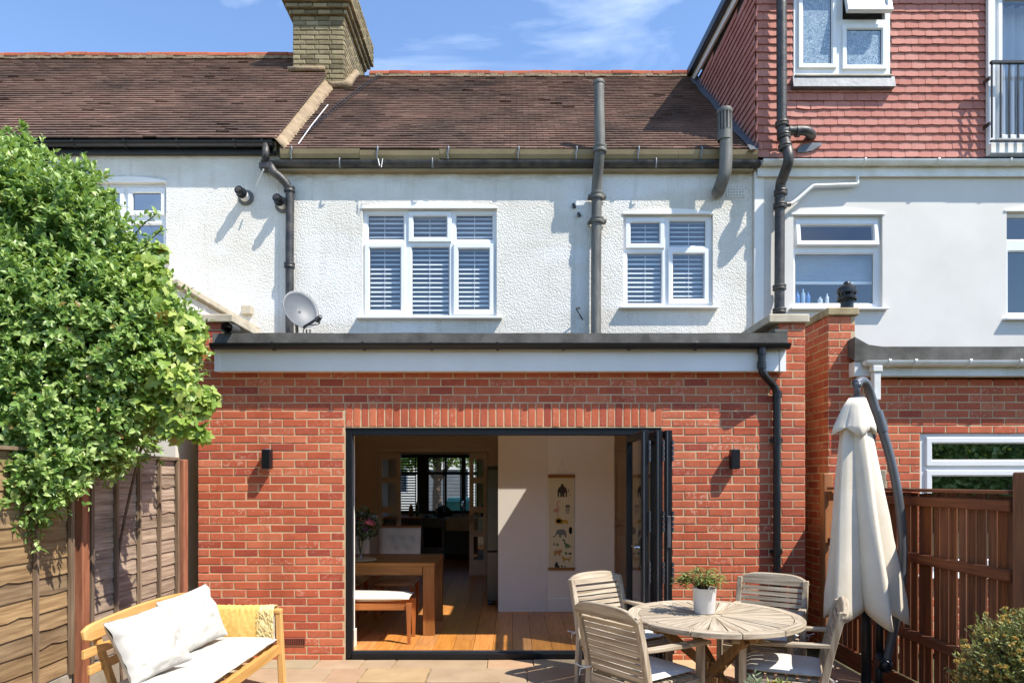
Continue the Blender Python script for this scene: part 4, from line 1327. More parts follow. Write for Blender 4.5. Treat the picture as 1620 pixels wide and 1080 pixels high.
# roof cowl on the pillar
cw = thing('vent_cowl', 'black mushroom vent cowl standing on the neighbour pillar coping', 'vent', (pX(1340, 6.75), 6.75, 3.30))
cx, cy = pX(1340, 6.75), 6.75
MB().lathe([(.06, 0), (.06, .11), (.072, .112), (.072, .13)], (cx, cy, 3.301), 16).build('pipe', M['black'], cw, auto=40)
MB().lathe([(.088, .125), (.092, .13), (.092, .16), (.085, .165)], (cx, cy, 3.301), 16).build('flange', M['black'], cw, auto=40)
for k in range(8):
    a = k * math.pi / 4
    MB().bar((cx + .075*math.cos(a), cy + .075*math.sin(a), 3.46), (cx + .075*math.cos(a), cy + .075*math.sin(a), 3.50), .014, .014).build('spacer', M['black'], cw)
MB().lathe([(.05, .16), (.05, .2), (.094, .195), (.096, .215), (.09, .25), (.06, .275), (.035, .28), (.035, .30), (.025, .312), (.001, .314)], (cx, cy, 3.301), 18).build('cap', M['black'], cw, auto=40)

# ================================================================ inside the house
FZ = .05
fl = MB().box(-2.66, 2.47, E + .125, 14.49, 0, FZ - .012).build('floor', mat('floor_screed', '5a4632', None, .9))
tag(fl, kind='structure')
M['oak'] = wood('oak_floor', 'd2904f', 'b2743b', 'y', .32, .16, .12, 1.0, .5)
r = random.Random(5)
x = -2.655; col = 0
while x < 2.45:
    w = .19; y = E + .31 - r.uniform(0, 1.2)
    while y < 14.4:
        L_ = r.choice([1.2, 1.6, 1.9])
        y0, y1 = max(y, E + .122), min(y + L_, 14.48)
        if y1 - y0 > .15 and not (y0 > 8.7 and x > .3):
            b = MB().box(-w/2 + .002, min(w/2 - .002, 2.468 - x - w/2), -(y1-y0)/2 + .002, (y1-y0)/2 - .002, -.011, r.uniform(-.0006, .0006))
            o = b.build('floor_plank', M['oak'], fl, local=True)
            o.location = (x + w/2, (y0+y1)/2, FZ)
        y += L_
    x += w; col += 1
# inner walls: nib, chart wall, side walls, hall
NIB = 8.35
MB().box(-.17, .428, NIB, NIB + .22, FZ - .005, 2.598).build('wall_nib', mat('stone_paint', 'e3d9ce', 'ded3c7', .85, 1.5), house)
MB().box(.43, 1.25, NIB - .015, NIB + .2, FZ - .005, 2.598).build('chart_wall', M['plaster'], house)
MB().box(.4305, 1.252, NIB - .033, NIB - .016, FZ, FZ + .17).build('skirting_board', M['skirt'], house, bevel=.006)
MB().box(-2.66, -2.62, E + .312, 14.49, FZ - .005, 2.598).build('inner_side_wall', M['plaster'], house)
MB().box(2.43, 2.47, E + .312, 14.49, FZ - .005, 2.598).build('inner_side_wall', M['plaster'], house)
MB().box(.43, .49, NIB + .22, 11.45, FZ - .005, 2.598).build('hall_wall', M['plaster'], house)
MB().box(.491, 2.429, 9.3, 9.4, FZ - .005, 2.598).build('hall_wall', M['plaster'], house)
MB().box(OX0 + .021, OX0 + .034, E + .125, E + .33, FZ, FZ + .17).build('skirting_board', M['skirt'], house, bevel=.004)
dd = MB().box(1.30, 2.05, 9.262, 9.298, FZ + .01, 2.05).build('hall_door', M['skirt'], house, bevel=.004)
for zz in ((.2, .95), (1.1, 1.9)):
    MB().ring(1.42, 1.93, zz[0], zz[1], .05, 9.255, 9.2615, .01).build('door_moulding', M['skirt'], dd)
b = MB(); b.tube(spline([(1.375, 9.26, 1.05), (1.375, 9.2, 1.05), (1.40, 9.19, 1.05), (1.50, 9.19, 1.05)], 4), .011, 8); b.box(1.35, 1.40, 9.245, 9.2615, .95, 1.15)
b.build('door_handle', M['chrome'], dd)
MB().ring(1.22, 2.13, -.2, 2.13, .075, 9.27, 9.2995, .01).build('door_architrave', M['skirt'], dd)
# partition with glazed side panels
PY = 11.5
pt = MB().wall(-2.619, .429, FZ, 2.598, PY, PY + .1, [(-2.27, -.40, -.1, 2.13)]).build('partition_wall', M['plaster'], house)
MB().ring(-2.35, -.32, -.3, 2.21, .08, PY - .02, PY - .001, .01).build('architrave', M['skirt'], pt)
def glazed(x0, x1, label):
    t = thing('glazed_door', label, 'door', (x0, PY + .05, FZ), 0, 'glazed doors to the kitchen')
    zs = [FZ + .02, .36, .80, 1.12, 1.66, 2.1]
    holes = [(x0 + .07, x1 - .07, a + .03, b - .03) for a, b in ((.28, .74), (.78, 1.14), (1.18, 1.64), (1.68, 2.04))]
    MB().wall(x0, x1, FZ + .005, 2.12, PY + .02, PY + .06, holes).build('leaf', M['skirt'], t)
    for h in holes:
        MB().add([(h[0], PY + .04, h[2]), (h[1], PY + .04, h[2]), (h[1], PY + .04, h[3]), (h[0], PY + .04, h[3])], [(0,1,2,3)]).build('pane', M['glass_clear'], t)
    b = MB(); xx = x1 - .04 if x0 < -1.5 else x0 + .04
    b.tube([(xx, PY + .02, 1.0), (xx, PY - .03, 1.0)], .012, 8); b.tube([(xx, PY - .03, .94), (xx, PY - .03, 1.06)], .009, 8); b.build('handle', M['chrome'], t)
glazed(-2.26, -1.88, 'white four-pane glazed door folded back left of the kitchen opening')
glazed(-.72, -.41, 'white four-pane glazed door right of the kitchen opening, beside the fridge')
# kitchen: base units, range, sink, worktop, splash of utensils
KY = 13.85
kc_ = mat('kitchen_unit_paint', '5b6163', '50565a', .5, 2)
def unit(x0, x1, label, doors=1, drawer=True):
    t = thing('base_cabinet', label, 'cabinet', ((x0+x1)/2, KY, FZ), 0, 'kitchen units under the front window')
    MB().box(x0, x1, KY + .02, 14.48, FZ + .10, .87).build('carcass', kc_, t)
    MB().box(x0, x1, KY + .06, KY + .1, FZ, FZ + .098).build('plinth', kc_, t)
    n = doors
    for i in range(n):
        a = x0 + (x1 - x0) * i / n; b = x0 + (x1 - x0) * (i+1) / n
        MB().ring(a + .005, b - .005, FZ + .11, .68, .05, KY - .002, KY + .019, .006).build('door', kc_, t)
        MB().box(a + .05, b - .05, KY + .006, KY + .019, FZ + .15, .64).build('door_panel', kc_, t)
        MB().box(a + .005, b - .005, KY - .002, KY + .019, .695, .86).build('drawer', kc_, t)
        c = MB(); c.tube([((a+b)/2 - .05, KY - .02, .78), ((a+b)/2 + .05, KY - .02, .78)], .007, 6); c.build('pull', M['chrome'], t)
unit(-2.6, -1.86, 'grey kitchen cabinet left of the range cooker', 1)
unit(-.70, .2, 'grey kitchen cabinet right of the sink', 2)
rg = thing('range_cooker', 'dark range cooker with hob and oven window under the front window', 'cooker', (-1.55, KY, FZ))
MB().box(-1.85, -1.36, KY, 14.46, FZ + .02, .90).build('body', mat('cooker_grey', '777a7c', '6a6d70', .4, 3, metal=.4), rg, bevel=.008)
MB().box(-1.79, -1.42, KY - .012, KY - .001, .30, .70).build('oven_window', mat('oven_glass', '0c0c0d', None, .1), rg)
b = MB(); b.tube([(-1.80, KY - .04, .74), (-1.41, KY - .04, .74)], .011, 8); b.build('oven_handle', M['chrome'], rg)
for k in range(5):
    b = MB(); b.tube([(-1.79 + .09*k, KY - .001, .82), (-1.79 + .09*k, KY - .03, .82)], .016, 8); b.build('knob', M['black'], rg)
for k in range(4):
    b = MB(); b.lathe([(.07, .0), (.07, .025), (.05, .03), (.001, .03)], (-1.73 + .26*(k % 2), 14.02 + .25*(k//2), .901), 12); b.build('burner', M['black'], rg)
sk = thing('butler_sink', 'pale butler sink set in a grey unit under the window', 'sink', (-1.03, KY, FZ))
MB().box(-1.355, -.705, KY + .02, 14.48, FZ + .1, .63).build('unit', kc_, sk)
for a, b in ((-1.35, -1.03), (-1.025, -.71)):
    MB().ring(a, b, FZ + .11, .62, .05, KY - .002, KY + .019, .006).build('door', kc_, sk)
sb = MB().box(-1.34, -.72, KY - .03, KY + .02, .64, .9).box(-1.34, -.72, 14.30, 14.35, .64, .9).box(-1.34, -1.29, KY + .021, 14.299, .64, .9).box(-.77, -.72, KY + .021, 14.299, .64, .9).box(-1.289, -.771, KY + .021, 14.299, .64, .68)
sb.build('basin', mat('fireclay', 'd8cdb8', None, .3), sk)
b = MB(); b.tube(spline([(-1.03, 14.4, .9), (-1.03, 14.4, 1.15), (-1.03, 14.32, 1.22), (-1.03, 14.22, 1.18), (-1.03, 14.2, 1.12)], 5), .013, 8); b.build('tap', M['chrome'], sk)
wt = MB().box(-2.61, -1.86, KY - .02, 14.48, .875, .91).build('worktop', M['oak'])
tag(wt, 'wooden worktop left of the range cooker', 'worktop')
wt = MB().box(-.70, .25, KY - .02, 14.48, .875, .91).build('worktop', M['oak'])
tag(wt, 'wooden worktop right of the butler sink', 'worktop')
for i, (x, h, r0, c, lab) in enumerate([(-2.1, .24, .05, 'b9863f', 'ochre jar on the worktop left of the cooker'), (-1.97, .3, .035, '6b7a3d', 'green bottle beside the cooker'), (-.62, .26, .04, '2e2a28', 'dark bottle beside the sink'), (-.5, .2, .055, 'c4b49a', 'cream jar on the right-hand worktop')]):
    o = MB().lathe([(.001, 0), (r0, 0), (r0, h*.7), (r0*.55, h*.85), (r0*.55, h), (.001, h)], (x, 14.2, .911), 12)
    tag(o.build('jar', mat('jar_%d' % i, c, None, .35), auto=50), lab, 'jar')
# frying pan hung before the window, and kettle on the hob
b = MB(); p = P(701, 815, 14.3); b.tube([(p.x, 14.33, p.z + .02), (p.x, 14.31, p.z + .02)], .19, 20); b.tube([(p.x, 14.32, p.z - .16), (p.x, 14.32, p.z - .38)], .012, 6)
tag(b.build('frying_pan', M['iron']), 'black frying pan standing against the kitchen window sill', 'pan')
b = MB(); b.lathe([(.001, 0), (.09, 0), (.095, .07), (.06, .15), (.02, .17), (.02, .19), (.001, .195)], (-1.47, 14.02, .932), 14); b.tube(spline([(-1.54, 14.02, 1.06), (-1.50, 14.02, 1.16), (-1.44, 14.02, 1.16), (-1.40, 14.02, 1.06)], 4), .008, 6)
tag(b.build('kettle', M['iron'], auto=50), 'small black kettle on the range hob', 'kettle')
# front window with dark louvred shutters
fwn = MB().wall(-2.45, -.72, .95, 2.2, 14.52, 14.58, [(-2.38, -2.02, 1.0, 1.78), (-2.38, -2.02, 1.84, 2.15), (-1.78, -1.44, 1.0, 1.78), (-1.40, -1.08, 1.0, 1.78), (-1.78, -1.44, 1.84, 2.15), (-1.40, -1.08, 1.84, 2.15), (-1.0, -.76, 1.0, 1.78), (-1.0, -.76, 1.84, 2.15)]).build('front_window', mat('dark_window_wood', '4a4038', '3d342d', .5, 3), house)
for x0, x1 in ((-2.38, -2.02), (-1.78, -1.44), (-1.40, -1.08), (-1.0, -.76)):
    MB().add([(x0, 14.56, 1.0), (x1, 14.56, 1.0), (x1, 14.56, 2.15), (x0, 14.56, 2.15)], [(0,1,2,3)]).build('pane', M['glass_clear'], fwn)
lm = mat('shutter_paint', '3f3a36', '35302c', .5, 3)
for x0, x1, step, ti, lab in ((-2.38, -2.03, .055, 40, 'dark louvred shutter at left of the kitchen window'), (-1.78, -1.44, .075, 4, 'open louvred shutter in the middle of the kitchen window'), (-1.40, -1.08, .075, 4, 'open louvred shutter just right of the kitchen window middle'), (-1.0, -.76, .06, 14, 'louvred shutter at right end of the kitchen window')):
    t = thing('louvred_shutter', lab, 'shutter', (x0, 14.45, 1.0), 0, 'shutters of the front window')
    MB().ring(x0, x1, 1.0, 2.15, .02, 14.455, 14.475).build('frame', lm, t)
    me = MB().box(-(x1-x0)/2 + .02, (x1-x0)/2 - .02, -.018, .018, -.0025, .0025).mesh('louvre', lm)
    z = 1.05
    while z < 2.1:
        inst('louvre', me, t, ((x0+x1)/2, 14.465, z), (R(ti), 0, 0)); z += step
# fridge behind the nib
fr = thing('fridge', 'tall grey fridge freezer standing behind the painted nib', 'fridge', (0.03, 9.1, FZ))
fs_ = mat('fridge_steel', '5c5a54', '514f4a', .35, 2, metal=.5)
MB().box(-.325, .36, 8.80, 9.45, FZ + .06, 1.80).build('body', fs_, fr, bevel=.01)
MB().box(-.325, .36, 8.735, 8.795, .75, 1.80).build('upper_door', fs_, fr, bevel=.01)
MB().box(-.325, .36, 8.735, 8.795, FZ + .06, .74).build('lower_door', fs_, fr, bevel=.01)
MB().box(-.32, .35, 8.75, 9.44, 1.801, 1.835).build('top_trim', M['black'], fr)
for x in (-.28, .3):
    c = MB(); c.tube([(x - .03, 8.80, FZ + .031), (x + .03, 8.80, FZ + .031)], .03, 10); c.build('castor', M['black'], fr)

# dining table, bench, chairs, vase
oak_x = wood('table_oak_x', '9b6a38', '7c5028', 'x', .45, .1, .15)
oak_z = wood('table_oak_z', '9b6a38', '7c5028', 'z', .45, .1, .15)
dt = thing('dining_table', 'solid oak dining table just inside the doors', 'table', (-1.7, 7.45, FZ))
tx0, tx1, ty0, ty1, tz = -2.55, -.80, 7.05, 7.95, .80
for k in range(5):
    a = ty0 + (ty1 - ty0) * k / 5
    MB().box(tx0, tx1, a + .001, a + (ty1 - ty0) / 5 - .001, tz - .035, tz).build('top_board', oak_x, dt)
MB().box(tx0 + .1, tx1 - .13, ty0 + .012, ty0 + .035, tz - .125, tz - .036).build('apron', oak_x, dt)
MB().box(tx0 + .1, tx1 - .13, ty1 - .035, ty1 - .012, tz - .125, tz - .036).build('apron', oak_x, dt)
MB().box(tx1 - .035, tx1 - .012, ty0 + .13, ty1 - .13, tz - .125, tz - .036).build('apron', oak_z, dt)
for x in (tx0 + .06, tx1 - .062):
    for y in (ty0 + .062, ty1 - .062):
        MB().box(x - .06, x + .06, y - .06, y + .06, FZ, tz - .036).build('leg', oak_z, dt, bevel=.004)
cloth = mat('cream_upholstery', 'd9cdbb', 'cbbfac', .9, 6, 0, .5, 200, .003)
bn = thing('dining_bench', 'upholstered bench with orange wooden legs along the near side of the dining table', 'bench', (-1.6, 6.85, FZ))
bw_x = wood('bench_wood_x', 'b06a35', '8f5326', 'x', .5, .1); bw_z = wood('bench_wood_z', 'b06a35', '8f5326', 'z', .5, .1)

def cushion(w, d, h, n=14, seed=1, puff=.5, wr=.006, tuft=None):
    """soft rectangular pad centred on the origin, lying flat"""
    b = MB(); vs = []; fs = []
    def hh(u, v):
        e = max(abs(u), abs(v)); c = (1 - abs(u)**3.2) * (1 - abs(v)**3.2)
        return (max(c, 0) ** .38)
    for s in (1, -1):
        for i in range(n + 1):
            for j in range(n + 1):
                u = -1 + 2*i/n; v = -1 + 2*j/n
                pu = 1 - .06 * puff * (1 - v*v) ; pv = 1 - .06 * puff * (1 - u*u)
                z = s * h / 2 * (hh(u, v) * (1 - .35*puff) + .35*puff * (1-u*u)*(1-v*v)) if s > 0 else s * h / 2 * hh(u, v) * .9
                if s > 0 and tuft:
                    for tu, tv in tuft: z -= h * .28 * math.exp(-((u-tu)**2 * (w/d)**2 + (v-tv)**2) * 60)
                z += wr * noise.noise(Vector((u*3.1 + seed, v*3.1, seed*2.3 + s))) * (1 if s > 0 else .3)
                ed = max(abs(u), abs(v))
                if s > 0: z += wr * .8 * ed * ed * (1 - ed) * 3 * noise.noise(Vector((u*9 + seed, v*9, seed)))
                vs.append((u * w/2 * pu, v * d/2 * pv, z))
        o = 0 if s > 0 else (n+1)**2
        for i in range(n):
            for j in range(n):
                q = (o + i*(n+1)+j, o + (i+1)*(n+1)+j, o + (i+1)*(n+1)+j+1, o + i*(n+1)+j+1)
                fs.append(q if s > 0 else q[::-1])
    b.add(vs, fs)
    # weld the rim
    return b

cb = cushion(1.45, .40, .09, 16, 3, .3, .003); cb.xform(Matrix.Translation((-1.73, 6.86, .495)))
cb.build('seat_pad', cloth, bn, smooth=True, fix=True)
MB().box(-2.43, -1.02, 6.68, 6.705, .385, .45).build('rail', bw_x, bn); MB().box(-2.43, -1.02, 7.015, 7.04, .385, .45).build('rail', bw_x, bn)
for x in (-2.40, -1.01):
    for y in (6.69, 7.02):
        MB().bar((x, y, FZ), (x, y, .45), .026, .026, (0, 1, 0), .05, .05).build('leg', bw_z, bn)
def dchair(cx, label):
    t = thing('dining_chair', label, 'chair', (cx, 8.05, FZ), 0, 'upholstered dining chairs')
    tu = [(-.5, .45), (0, .45), (.5, .45), (-.25, .05), (.25, .05), (-.5, -.35), (0, -.35), (.5, -.35)]
    c = cushion(.50, .60, .10, 20, 2, .3, .002, tu)
    c.xform(Matrix.Translation((cx, 8.31, .80)) @ Matrix.Rotation(R(83), 4, 'X')); c.build('backrest', cloth, t, smooth=True, fix=True)
    c = cushion(.50, .48, .10, 12, 2, .3, .003); c.xform(Matrix.Translation((cx, 8.05, .47))); c.build('seat', cloth, t, smooth=True, fix=True)
    for x in (-.21, .21):
        for y in (7.85, 8.27):
            MB().bar((cx + x, y, FZ), (cx + x, y, .43), .025, .025, (0, 1, 0), .045, .045).build('leg', bw_z, t)
    MB().box(cx - .252, cx + .252, 8.30, 8.385, 1.085, 1.10).build('top_trim', bw_x, t)
dchair(-1.36, 'cream tufted chair behind the oak table, fully in view')
dchair(-1.98, 'cream tufted chair behind the oak table, half hidden by the vase')
# vase of flowers on a round mat
vx, vy = pX(570, 7.35), 7.35
mt = MB().lathe([(.001, 0), (.17, 0), (.172, .005), (.17, .009), (.001, .009)], (vx, vy, tz + .001), 28)
tag(mt.build('placemat', mat('woven_mat', 'c9b189', 'b39a70', .9, 40)), 'round woven mat on the oak table', 'placemat')
vt = thing('flower_vase', 'glass vase of pink peonies and green stems on the oak table', 'vase', (vx, vy, tz + .011))
MB().lathe([(.001, 0), (.045, 0), (.05, .012), (.03, .03), (.035, .06), (.055, .12), (.062, .17), (.058, .2), (.064, .215)], (vx, vy, tz + .011), 18).build('glass', M['glass_clear'], vt, smooth=True)
gm = mat('bouquet_green', '4d5f3a', '33442a', .6, 8, .2, transl='5d7a3a')
b = MB(); r = random.Random(6); fl_ = MB()
def leafq(b, p, d, nrm, L_, w):
    d = d.normalized(); s = d.cross(nrm)
    if s.length < 1e-4: s = d.orthogonal()
    s.normalize(); n2 = s.cross(d)
    b.add([p, p + d*L_*.45 + s*w/2 + n2*w*.12, p + d*L_ - n2*L_*.08, p + d*L_*.45 - s*w/2 + n2*w*.12, p + d*L_*.5], [(0,1,4), (1,2,4), (2,3,4), (3,0,4)])
def rdir(r):
    while True:
        v = Vector((r.uniform(-1,1), r.uniform(-1,1), r.uniform(-1,1)))
        if .05 < v.length < 1: return v.normalized()
heads = [(.11, -.10, .36, .055, 0), (-.05, -.09, .37, .04, 1), (-.15, 0, .33, .045, 0), (.02, -.03, .45, .035, 2), (.14, .05, .42, .03, 2), (-.06, .06, .43, .045, 1), (.07, -.11, .30, .035, 1)]
for k in range(26):
    a = r.uniform(0, 6.28); rad = r.uniform(.05, .19); h = r.uniform(.26, .50)
    top = Vector((vx + rad*math.cos(a), vy + rad*math.sin(a), tz + .011 + h))
    b.tube([(vx, vy, tz + .05), (vx + .03*math.cos(a), vy + .03*math.sin(a), tz + .2), top], .0025, 5)
    for q in range(16):
        leafq(b, top + rdir(r) * .045, rdir(r) + Vector((0, 0, .3)), rdir(r), r.uniform(.04, .07), r.uniform(.018, .032))
b.build('stems', gm, vt)
pcol = [mat('peony_pink', 'e596a6', 'cc7288', .7, 20, .15, transl='d77f92'), mat('peony_mauve', '9c6478', '7d4b62', .7, 20, .15), mat('gypsophila', 'd8d3c8', 'b5b09c', .8, 30, .1)]
for hx, hy, hz, hr, ci in heads:
    hr *= 1.3; f = MB(); c = Vector((vx + hx, vy + hy, tz + .011 + hz))
    for q in range(46):
        d = rdir(r); d.z = abs(d.z) * .9 - .15
        leafq(f, c + d * hr * r.uniform(.25, .6), (d + Vector((0, 0, .5))), -d, hr * r.uniform(.7, 1.0), hr * r.uniform(.6, .95))
    f.build('flower', pcol[ci], vt)

# hanging growth chart with printed animals
cxm, cz1, cz0 = pX(888, NIB), pZ(754, NIB), pZ(898, NIB)
cw_ = .155; cyy = NIB - .03
gc = thing('wall_chart', 'long paper chart of animal drawings hanging from a cord on the inner wall', 'wall chart', (cxm, cyy, cz0))
MB().box(cxm - cw_, cxm + cw_, cyy - .002, cyy, cz0, cz1).build('sheet', mat('chart_paper', 'd6c8a4', 'cfc09b', .8, 3), gc)
MB().box(cxm - cw_ - .008, cxm + cw_ + .008, cyy - .009, cyy + .008, cz1 - .012, cz1 + .028).build('top_batten', oak_x, gc)
MB().box(cxm - cw_ - .008, cxm + cw_ + .008, cyy - .009, cyy + .008, cz0 - .022, cz0 + .012).build('bottom_batten', oak_x, gc)
b = MB(); b.tube([(cxm - .07, cyy, cz1 + .028), (cxm, cyy, cz1 + .17), (cxm + .07, cyy, cz1 + .028)], .003, 5); b.tube([(cxm, cyy, cz1 + .17), (cxm, cyy, cz1 + .22)], .005, 5)
b.build('cord', M['slat'], gc)
inks = {k: mat('ink_' + k, v, None, .8) for k, v in dict(brown='4a3a32', pink='d49a84', ochre='c89a3c', grey='77756f', black='2d2c2b', green='5f7a4c', tan='c08a4e', pale='b3a78c').items()}
def blob(pts, ink, ox, oz, s=1.0, fl=1):
    Mz = cyy - .0035
    q = MB().prism([(cxm + (ox + fl*p[0]*s), Mz, cz1 - oz*.88 + p[1]*s) for p in pts], (0, .001, 0))
    q.build('printed_animal', inks[ink], gc)
def ell(rx, rz, n=14, c=(0, 0)): return [(c[0] + rx*math.cos(2*math.pi*k/n), c[1] + rz*math.sin(2*math.pi*k/n)) for k in range(n)]
blob([(-.055,-.07), (-.06,.0), (-.045,.045), (-.02,.06), (-.015,.085), (0,.095), (.015,.085), (.02,.06), (.045,.045), (.06,0), (.055,-.07), (.038,-.07), (.04,-.01), (.025,-.03), (.027,-.07), (.006,-.07), (0,-.04), (-.006,-.07), (-.027,-.07), (-.025,-.03), (-.04,-.01), (-.038,-.07)], 'brown', .01, .20)
blob([(-.05,-.03), (-.035,.0), (-.01,.005), (.0,.02), (-.012,.05), (-.005,.085), (.02,.1), (.035,.085), (.028,.078), (.012,.085), (.005,.055), (.02,.02), (.025,-.02), (.0,-.045), (-.03,-.045)], 'pink', -.05, .44)
blob([(-.004,-.05), (.004,-.05), (.006,.02), (-.006,.02)], 'pink', -.045, .50)
blob(ell(.028, .05), 'pale', .075, .46); blob(ell(.03, .018, 10, (0, .05)), 'grey', .075, .46)
blob(ell(.046, .042), 'ochre', -.035, .61); blob(ell(.03, .025), 'tan', -.035, .61); blob([(0,.02), (.06,.02), (.085,-.005), (.075,-.04), (.06,-.02), (.02,-.02), (.01,-.04), (-.005,-.035)], 'ochre', .0, .615)
blob([(-.095,-.02), (-.09,-.035), (-.07,-.03), (-.06,0), (-.045,.04), (-.01,.048), (.04,.048), (.065,.02), (.07,-.05), (.05,-.05), (.045,-.02), (.01,-.02), (.008,-.05), (-.018,-.05), (-.022,-.015), (-.045,-.01), (-.065,-.045), (-.09,-.05)], 'grey', -.01, .78)
blob(ell(.022, .045), 'black', .11, .74); blob(ell(.013, .034), 'slat' if 'slat' in inks else 'pale', .112, .745)
blob([(-.06,.05), (-.04,.065), (-.02,.05), (-.02,.02), (.02,.0), (.075,-.045), (.03,-.03), (.02,-.055), (.008,-.055), (.005,-.03), (-.01,-.055), (-.02,-.05), (-.02,-.01), (-.035,.01), (-.035,.035)], 'green', .065, .93)
blob([(-.02, -.02), (0, .025), (.02, -.02)], 'green', -.05, .93); blob([(-.012, -.02), (0, .02), (.012, -.02)], 'brown', -.09, .92)
blob([(-.05,.0), (-.04,.03), (.01,.03), (.03,.045), (.05,.035), (.055,.01), (.035,.0), (.03,-.04), (.015,-.04), (.012,-.015), (-.02,-.015), (-.025,-.04), (-.042,-.04)], 'tan', -.045, 1.05)
blob(ell(.014, .02), 'green', .055, 1.055); blob(ell(.02, .012), 'brown', .105, 1.06)
blob([(-.06,.02), (-.05,.04), (-.03,.03), (-.02,.015), (.03,.015), (.06,.04), (.065,.03), (.045,.0), (.04,-.035), (.028,-.035), (.022,-.01), (-.02,-.01), (-.025,-.035), (-.038,-.035), (-.04,.0)], 'ochre', .06, 1.14, 1, 1)
blob([(-.03,-.03), (-.035,.0), (-.015,.035), (.0,.04), (.005,.01), (.025,-.02), (.03,-.035)], 'black', -.05, 1.215); blob(ell(.012, .012), 'black', .005, 1.235); blob(ell(.009, .009), 'black', .04, 1.24)
blob(ell(.006, .02), 'green', .085, .19); blob(ell(.006, .016), 'ochre', .105, .25)
tk = MB()
for k in range(40): tk.box(cxm - cw_ + .012, cxm - cw_ + (.03 if k % 5 == 0 else .022), cyy - .0035, cyy - .0025, cz0 + .03 + k * .026, cz0 + .033 + k * .026)
tk.build('printed_ruler', inks['pale'], gc)

# ================================================================ street seen through the front window
tag(MB().add([(-60, 14.9, -.05), (60, 14.9, -.05), (60, 19.0, -.05), (-60, 19.0, -.05)], [(0,1,2,3)]).build('front_lawn', mat('lawn', '5f8038', '47652b', .9, 6)), kind='structure')
tag(MB().box(-60, 60, 19.0, 21.0, -.3, -.02).build('pavement', mat('pavement_grey', '9a958c', '86817a', .9, 4)), kind='structure')
tag(MB().add([(-60, 21.0, -.13), (60, 21.0, -.13), (60, 28.0, -.13), (-60, 28.0, -.13)], [(0,1,2,3)]).build('road', mat('asphalt', '5a5a5c', '4a4a4c', .9, 5)), kind='structure')
oh = thing('house', 'white house with grey garage door across the street, seen through the kitchen window', 'house', (-3.5, 34, 0))
MB().wall(-12, 6, 0, 5.6, 34, 34.3, [(-4.6, -2.2, 0, 2.2), (-6.6, -5.2, 1, 2.3), (-1.2, .6, 1, 2.3), (-4.4, -2.8, 3.4, 4.8)]).build('wall', M['render_r'], oh)
MB().box(-4.6, -2.2, 34.1, 34.15, 0, 2.2).build('garage_door', mat('garage_grey', '6d6f72', '606265', .6, 3), oh)
for a, b, c, d in ((-6.6, -5.2, 1, 2.3), (-1.2, .6, 1, 2.3), (-4.4, -2.8, 3.4, 4.8)):
    w_ = MB().ring(a, b, c, d, .08, 34.05, 34.15).build('window', M['upvc'], oh)
    MB().box(a + .08, b - .08, 34.11, 34.12, c + .08, d - .08).build('pane', mat('far_pane', '39444c', None, .1), w_)
MB().prism([(-12.4, 33.6, 5.5), (6.4, 33.6, 5.5), (6.4, 38, 8.5), (-12.4, 38, 8.5)], (0, .02, .1)).build('roof', M['roof_mid'], oh)
# blue car parked outside
car = thing('parked_car', 'blue hatchback parked in front, glimpsed through the kitchen window', 'car', (-1.0, 17.2, 0))
cb_ = mat('blue_car_paint', '2d4f9a', '27468a', .25, 2, coat=.6)
prof = [(-2.0, .35), (-2.02, .62), (-1.9, .82), (-1.1, .92), (-.55, 1.38), (.75, 1.44), (1.45, 1.02), (1.95, .92), (2.05, .6), (2.0, .33)]
cxo, cyo = .55, 17.2
MB().prism([(cxo + a, cyo - .8, c - .05) for a, c in prof], (0, 1.6, 0)).build('body', cb_, car, bevel=.05, seg=2)
MB().prism([(cxo - .95, cyo - .805, .90), (cxo - .5, cyo - .805, 1.27), (cxo + .08, cyo - .805, 1.30), (cxo + .08, cyo - .805, .92)], (0, -.006, 0)).build('window', mat('car_glass', '15191c', None, .1), car)
MB().prism([(cxo + .16, cyo - .805, .92), (cxo + .16, cyo - .805, 1.31), (cxo + .70, cyo - .805, 1.32), (cxo + 1.18, cyo - .805, .97)], (0, -.006, 0)).build('window', bpy.data.materials['car_glass'], car)
for wx in (-1.25, 1.25):
    b = MB(); b.tube([(cxo + wx, cyo - .83, .27), (cxo + wx, cyo - .62, .27)], .31, 18); w_ = b.build('wheel', M['black'], car, auto=40)
    b = MB(); b.tube([(cxo + wx, cyo - .84, .27), (cxo + wx, cyo - .831, .27)], .19, 14); b.build('rim', M['steel'], w_)
# teal wheeled bin on the front lawn
wb = thing('wheeled_bin', 'teal wheeled bin outside, glimpsed through the kitchen window', 'bin', (-1.35, 16.5, 0))
bx, by = -1.27, 16.3
tb = mat('teal_plastic', '2f8a80', '287a70', .5, 3)
MB().add([(bx-.2,by-.22,.06),(bx+.2,by-.22,.06),(bx+.2,by+.22,.06),(bx-.2,by+.22,.06),(bx-.27,by-.3,1.15),(bx+.27,by-.3,1.15),(bx+.27,by+.3,1.15),(bx-.27,by+.3,1.15)],
         [(0,3,2,1),(4,5,6,7),(0,1,5,4),(1,2,6,5),(2,3,7,6),(3,0,4,7)]).build('body', tb, wb)
MB().add([(bx-.29,by-.32,1.151),(bx+.29,by-.32,1.151),(bx+.29,by+.32,1.151),(bx-.29,by+.32,1.151),(bx-.24,by-.26,1.22),(bx+.24,by-.26,1.22),(bx+.24,by+.28,1.25),(bx-.24,by+.28,1.25)],
         [(0,3,2,1),(4,5,6,7),(0,1,5,4),(1,2,6,5),(2,3,7,6),(3,0,4,7)]).build('lid', tb, wb)
for s in (-1, 1):
    b = MB(); b.tube([(bx + s*.2, by + .2, .06), (bx + s*.26, by + .2, .06)], .11, 14); b.build('wheel', M['black'], wb)

